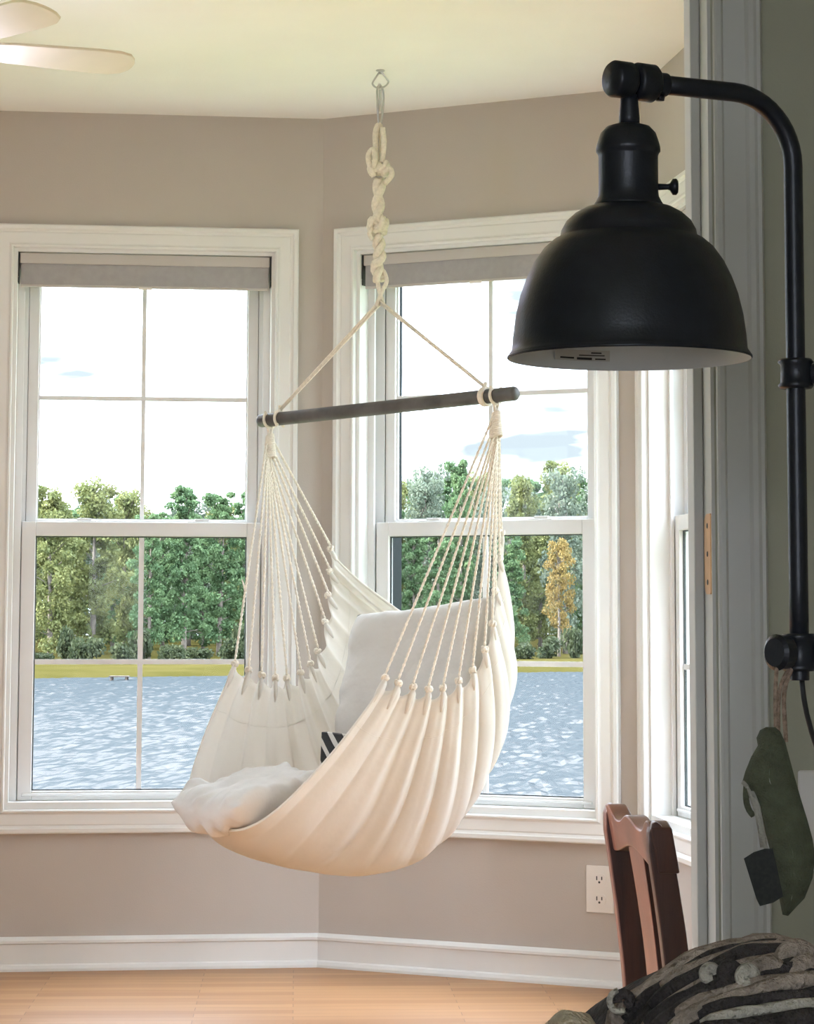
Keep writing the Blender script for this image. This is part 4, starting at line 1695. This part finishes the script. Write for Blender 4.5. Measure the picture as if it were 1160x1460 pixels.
# far bank
mb = MB()
rows_ = []
rb_ = random.Random(4)
for j, (y, z) in enumerate(((-1.5, -.6), (0, .05), (1.5, .35), (18, .55), (45, .7), (120, 2.5))):
    rows_.append([Wsh @ Vector((x, y + (noise.noise(Vector((x * .08, 3, 0))) * 1.6 if j < 3 else 0), LAKE + z)) for x in range(-200, 201, 4)])
mb.grid(rows_)
tag(mb.build('shore_bank', M['grass'], None, smooth=True), kind='structure')
# own lawn under the windows, down to the water
mb = MB().grid([[(-60, -8, -.6), (60, -8, -.6)], [(-60, 9.5, -.7), (60, 9.5, -.7)], [(-60, 24, -2.9), (60, 24, -2.9)], [(-60, 34, -4.3), (60, 34, -4.3)]])
tag(mb.build('lawn', M['lawn'], None, smooth=True), kind='structure')

# small dock box at the far shore
cx_ = at_z(170, 968, LAKE + .1)
dk = empty('dock_box', (cx_.x, cx_.y, LAKE))
tag(dk, 'low weathered wooden jetty at the far edge of the lake', 'jetty')
mb = MB()
for k in range(5):
    mb.box(-.75 + .31 * k, -.75 + .31 * k + .28, -.6, .6, .26, .34, Matrix.Translation((cx_.x, cx_.y, LAKE)))
mb.build('deck', M['crate'], dk)
for x in (-.6, .6):
    for y in (-.5, .5):
        MB().lathe([(0, -.4), (.08, -.4), (.08, .27), (0, .27)], 8, Matrix.Translation((cx_.x + x, cx_.y + y, LAKE))).build('post', M['crate'], dk)

LEAF = {
    'oak': leaf_mat('oak_leaves', (0.08, 0.098, 0.036), (0.155, 0.165, 0.06)),
    'pine': leaf_mat('pine_needles', (0.052, 0.096, 0.043), (0.102, 0.158, 0.07)),
    'pale': leaf_mat('haze_tinted_leaves', (0.075, 0.1, 0.07), (0.13, 0.155, 0.11)),  # distance haze mixed into this leaf colour
    'gold': leaf_mat('autumn_leaves', (0.13, 0.1, 0.032), (0.22, 0.15, 0.05)),
    'brush': leaf_mat('brush_leaves', (0.026, 0.038, 0.018), (0.055, 0.066, 0.030)),
}


def leaf_cloud(mb, centre, rad, n, size, rn, squash=.7):
    for _ in range(n):
        d = Vector((rn.gauss(0, 1), rn.gauss(0, 1), rn.gauss(0, 1)))
        d = d.normalized() * rad * (rn.random() ** .45)
        d.z *= squash
        c = centre + d
        a = Vector((rn.gauss(0, 1), rn.gauss(0, 1), rn.gauss(0, .7))).normalized()
        b = a.orthogonal().normalized()
        b = (Matrix.Rotation(rn.uniform(0, 6.28), 3, a) @ b)
        s_ = size * rn.uniform(.6, 1.3)
        a = b.cross(a)
        i = len(mb.v)
        mb.v += [c - a * s_ * .5, c + b * s_ * .35, c + a * s_ * .5, c - b * s_ * .35]
        mb.f.append((i, i + 1, i + 2, i + 3))


def tree_proto(kind, H, W_, seed, bare=.22):
    rn = random.Random(seed)
    tr = MB()
    lean = Vector((rn.uniform(-.03, .03), rn.uniform(-.03, .03), 1))
    tr.tube([lean * (H * .94 * k / 8) + Vector((rn.uniform(-.1, .1), 0, 0)) for k in range(9)], [.34 * (1 - k / 9.5) * H / 18 for k in range(9)], 7)
    lf = MB()
    n = 62 if kind == 'pine' else 48
    for k in range(n):
        t = ((k + rn.random()) / n) ** .82
        z = H * (bare + (.97 - bare) * t)
        if kind == 'pine':
            env = W_ * (1.02 - .50 * t ** 3.0) * (.75 + .35 * rn.random())
        else:
            env = W_ * math.sqrt(max(.06, 1 - (2 * t - .95) ** 2 / 1.60)) * (.75 + .3 * rn.random())
        a = k * 2.399 + rn.uniform(-.5, .5)
        q_ = env * rn.random() ** .6 * .78
        c = Vector((math.cos(a) * q_, math.sin(a) * q_, z))
        if k % 2 == 0:
            tr.tube([Vector((0, 0, z * .86)), Vector((c.x * .6, c.y * .6, z * .95)), c], [.08, .045, .015], 4)
        pr = rn.uniform(.75, 1.35) * (1 - .35 * t if kind == 'pine' else 1)
        leaf_cloud(lf, c, pr, 120 if kind in ('pale', 'gold') else 190, .38 if kind != 'pine' else .34, rn, .62 if kind == 'pine' else .8)
    return tr, lf


PROTO = {}
STANDS = []                                            # ground discs already taken by a tree or shrub


def find_spot(px, dinland, rad):
    """walk inland along the sight column until the plant stands clear of the others"""
    d = rayd(px, 880)
    di = dinland
    while True:
        P0 = SH0 + sn * di
        loc = O + d * ((P0 - O).dot(sn) / d.dot(sn))
        if all((loc.x - x) ** 2 + (loc.y - y) ** 2 > (rad + r) ** 2 for x, y, r in STANDS):
            STANDS.append((loc.x, loc.y, rad))
            return loc, di
        di += 1.0




def place_tree(kind, variant, px, dinland, H, Wd, label, group='trees beyond the lake'):
    key = (kind, variant)
    # column px, at least dinland metres behind the shore line
    loc, _ = find_spot(px, dinland, Wd * 1.12)
    zg = LAKE + .35 + min(.35, max(0, dinland) * .008)
    if key not in PROTO:
        tr, lf = tree_proto(kind, 18.0, 3.6, hash(key[1]) % 97 + {'oak': 3, 'pine': 5, 'pale': 7, 'gold': 11, 'brush': 13}[kind] * 31,
                            {'oak': .07, 'pine': .10, 'pale': .10, 'gold': .22, 'brush': .0}[kind])
        r = empty('tree', (0, 0, 0))
        tr.build('trunk', M['bark'], r, smooth=True)
        lf.build('crown', LEAF[kind], r, fix=False)
        PROTO[key] = r
        o = r
    else:
        o = copy_tree(PROTO[key])
    rz = random.Random(int(px * 7 + dinland)).uniform(0, 6.28)
    o.matrix_world = Matrix.Translation((loc.x, loc.y, zg)) @ Matrix.Rotation(rz, 4, 'Z') @ Matrix.Diagonal((Wd / 3.6, Wd / 3.6, H * 1.04 / 18.0, 1))
    tag(o, label, 'tree', group)
    return o


def shrub(px, di, h_, w_, seed):
    loc, _ = find_spot(px, di, w_ * 1.05)
    key = ('brush', seed)
    if key not in PROTO:
        rn = random.Random(seed)
        lf = MB()
        for k in range(7):
            leaf_cloud(lf, Vector((rn.uniform(-1, 1), rn.uniform(-.6, .6), rn.uniform(.5, 1.5))), .8, 170, .34, rn, .9)
        r = empty('shrub', (0, 0, 0))
        lf.build('foliage', LEAF['brush'], r, fix=False)
        st = MB()
        for k in range(5):
            st.tube([Vector((rn.uniform(-.3, .3), 0, 0)), Vector((rn.uniform(-.9, .9), rn.uniform(-.4, .4), 1.4))], [.04, .015], 4)
        st.build('stem', M['bark'], r)
        PROTO[key] = r
        o = r
    else:
        o = copy_tree(PROTO[key])
    o.matrix_world = Matrix.Translation((loc.x, loc.y, LAKE + .5)) @ Matrix.Rotation(seed + px, 4, 'Z') @ Matrix.Diagonal((w_ / 1.8, w_ / 1.8, h_ / 2.2, 1))
    tag(o, 'low grey-green shrub under the trees across the lake', 'shrub', 'shrubs beyond the lake')


rs = random.Random(9)
for k in range(24):
    shrub(-20 + 38 * k + rs.uniform(-14, 14), rs.uniform(30, 36), rs.uniform(1.2, 4.6), rs.uniform(1.3, 2.0), k % 3)


LBL = {
    'oak': 'broad yellow-green leafy tree on the far lake shore',
    'pine': 'dark green pine on the far lake shore',
    'pale': 'airy haze-tinted green tree on the far lake shore',
    'gold': 'golden autumn tree on the far lake shore',
}
TREES = [
    # seen by the bay's first window
    ('oak', 1, 72, 52, 17.2, 3.4), ('oak', 2, 132, 46, 18.3, 4.0), ('oak', 3, 178, 54, 17.6, 3.2), ('oak', 1, 26, 48, 17.0, 3.8),
    ('pine', 1, 212, 42, 14.5, 2.6), ('pine', 2, 262, 47, 17.6, 3.4), ('pine', 3, 312, 50, 17.4, 3.4), ('pine', 1, 352, 52, 18.0, 3.2),
    ('pine', 2, 160, 40, 12.5, 2.6), ('pine', 3, 232, 56, 15.5, 3.0), ('pine', 1, 290, 41, 13.5, 2.6), ('pine', 3, 395, 46, 17.5, 3.4),
    # behind the hammock and in the second window
    ('oak', 2, 440, 50, 17.0, 3.8), ('pine', 2, 500, 48, 18.5, 3.4), ('pine', 3, 550, 50, 18.5, 3.2),
    ('pale', 1, 602, 52, 20.2, 3.6), ('pine', 1, 655, 54, 22.0, 3.0), ('pale', 2, 700, 50, 19.0, 3.4), ('oak', 3, 745, 54, 20.6, 3.4),
    ('pale', 1, 805, 50, 20.8, 3.8), ('pale', 2, 848, 54, 20.0, 3.4), ('pine', 3, 625, 44, 14.5, 2.8), ('pine', 2, 728, 45, 14.0, 2.6),
    ('pine', 1, 590, 46, 15.0, 2.6), ('oak', 1, 770, 48, 15.0, 3.0), ('pine', 3, 830, 46, 15.0, 2.6), ('pale', 1, 680, 44, 12.0, 2.8),
    # past the frame on both sides of the panes, for a step aside
    ('oak', 3, -60, 48, 17.5, 3.8), ('pine', 2, -20, 54, 18.5, 3.2), ('pine', 1, -110, 50, 18.0, 3.4), ('oak', 2, -170, 50, 17.0, 4.0),
    ('pine', 3, 905, 52, 20.0, 3.2), ('oak', 1, 960, 52, 19.0, 3.8), ('pine', 2, 1020, 54, 20.0, 3.4), ('pale', 2, 1090, 52, 19.5, 3.8),
]
rt = random.Random(17)
for k in range(44):                                    # deeper rows that close the gaps
    TREES.append((('pine', 'oak', 'pine', 'pale')[k % 4], 1 + k % 3, -190 + 30 * k + rt.uniform(-9, 9), 64 + 11 * (k % 3) + rt.uniform(-3, 3), (18.3 if k < 19 else 22.0) + rt.uniform(-1.5, 1.2), rt.uniform(3.4, 4.4)))
for k in range(30):
    TREES.append((('pine', 'pine', 'oak')[k % 3], 1 + (k + 1) % 3, -190 + 44 * k + rt.uniform(-9, 9), 104 + 12 * (k % 2) + rt.uniform(-3, 3), (17.5 if k < 14 else 21.0) + rt.uniform(-1, 1), rt.uniform(4.2, 5.0)))
for k, v, px, di, h_, w_ in TREES:
    lb = LBL[k]
    if di > 60:
        lb = lb.replace('on the far lake shore', 'in the deeper rows behind the lake shore trees')
    elif h_ < 15.6:
        lb = 'short ' + lb.replace('on the far lake shore', 'in front of the taller trees across the lake')
    place_tree(k, v, px, di, h_, w_, lb)
place_tree('gold', 1, 797, 40, 12.6, 2.1, 'golden autumn tree standing before the greener trees across the lake')
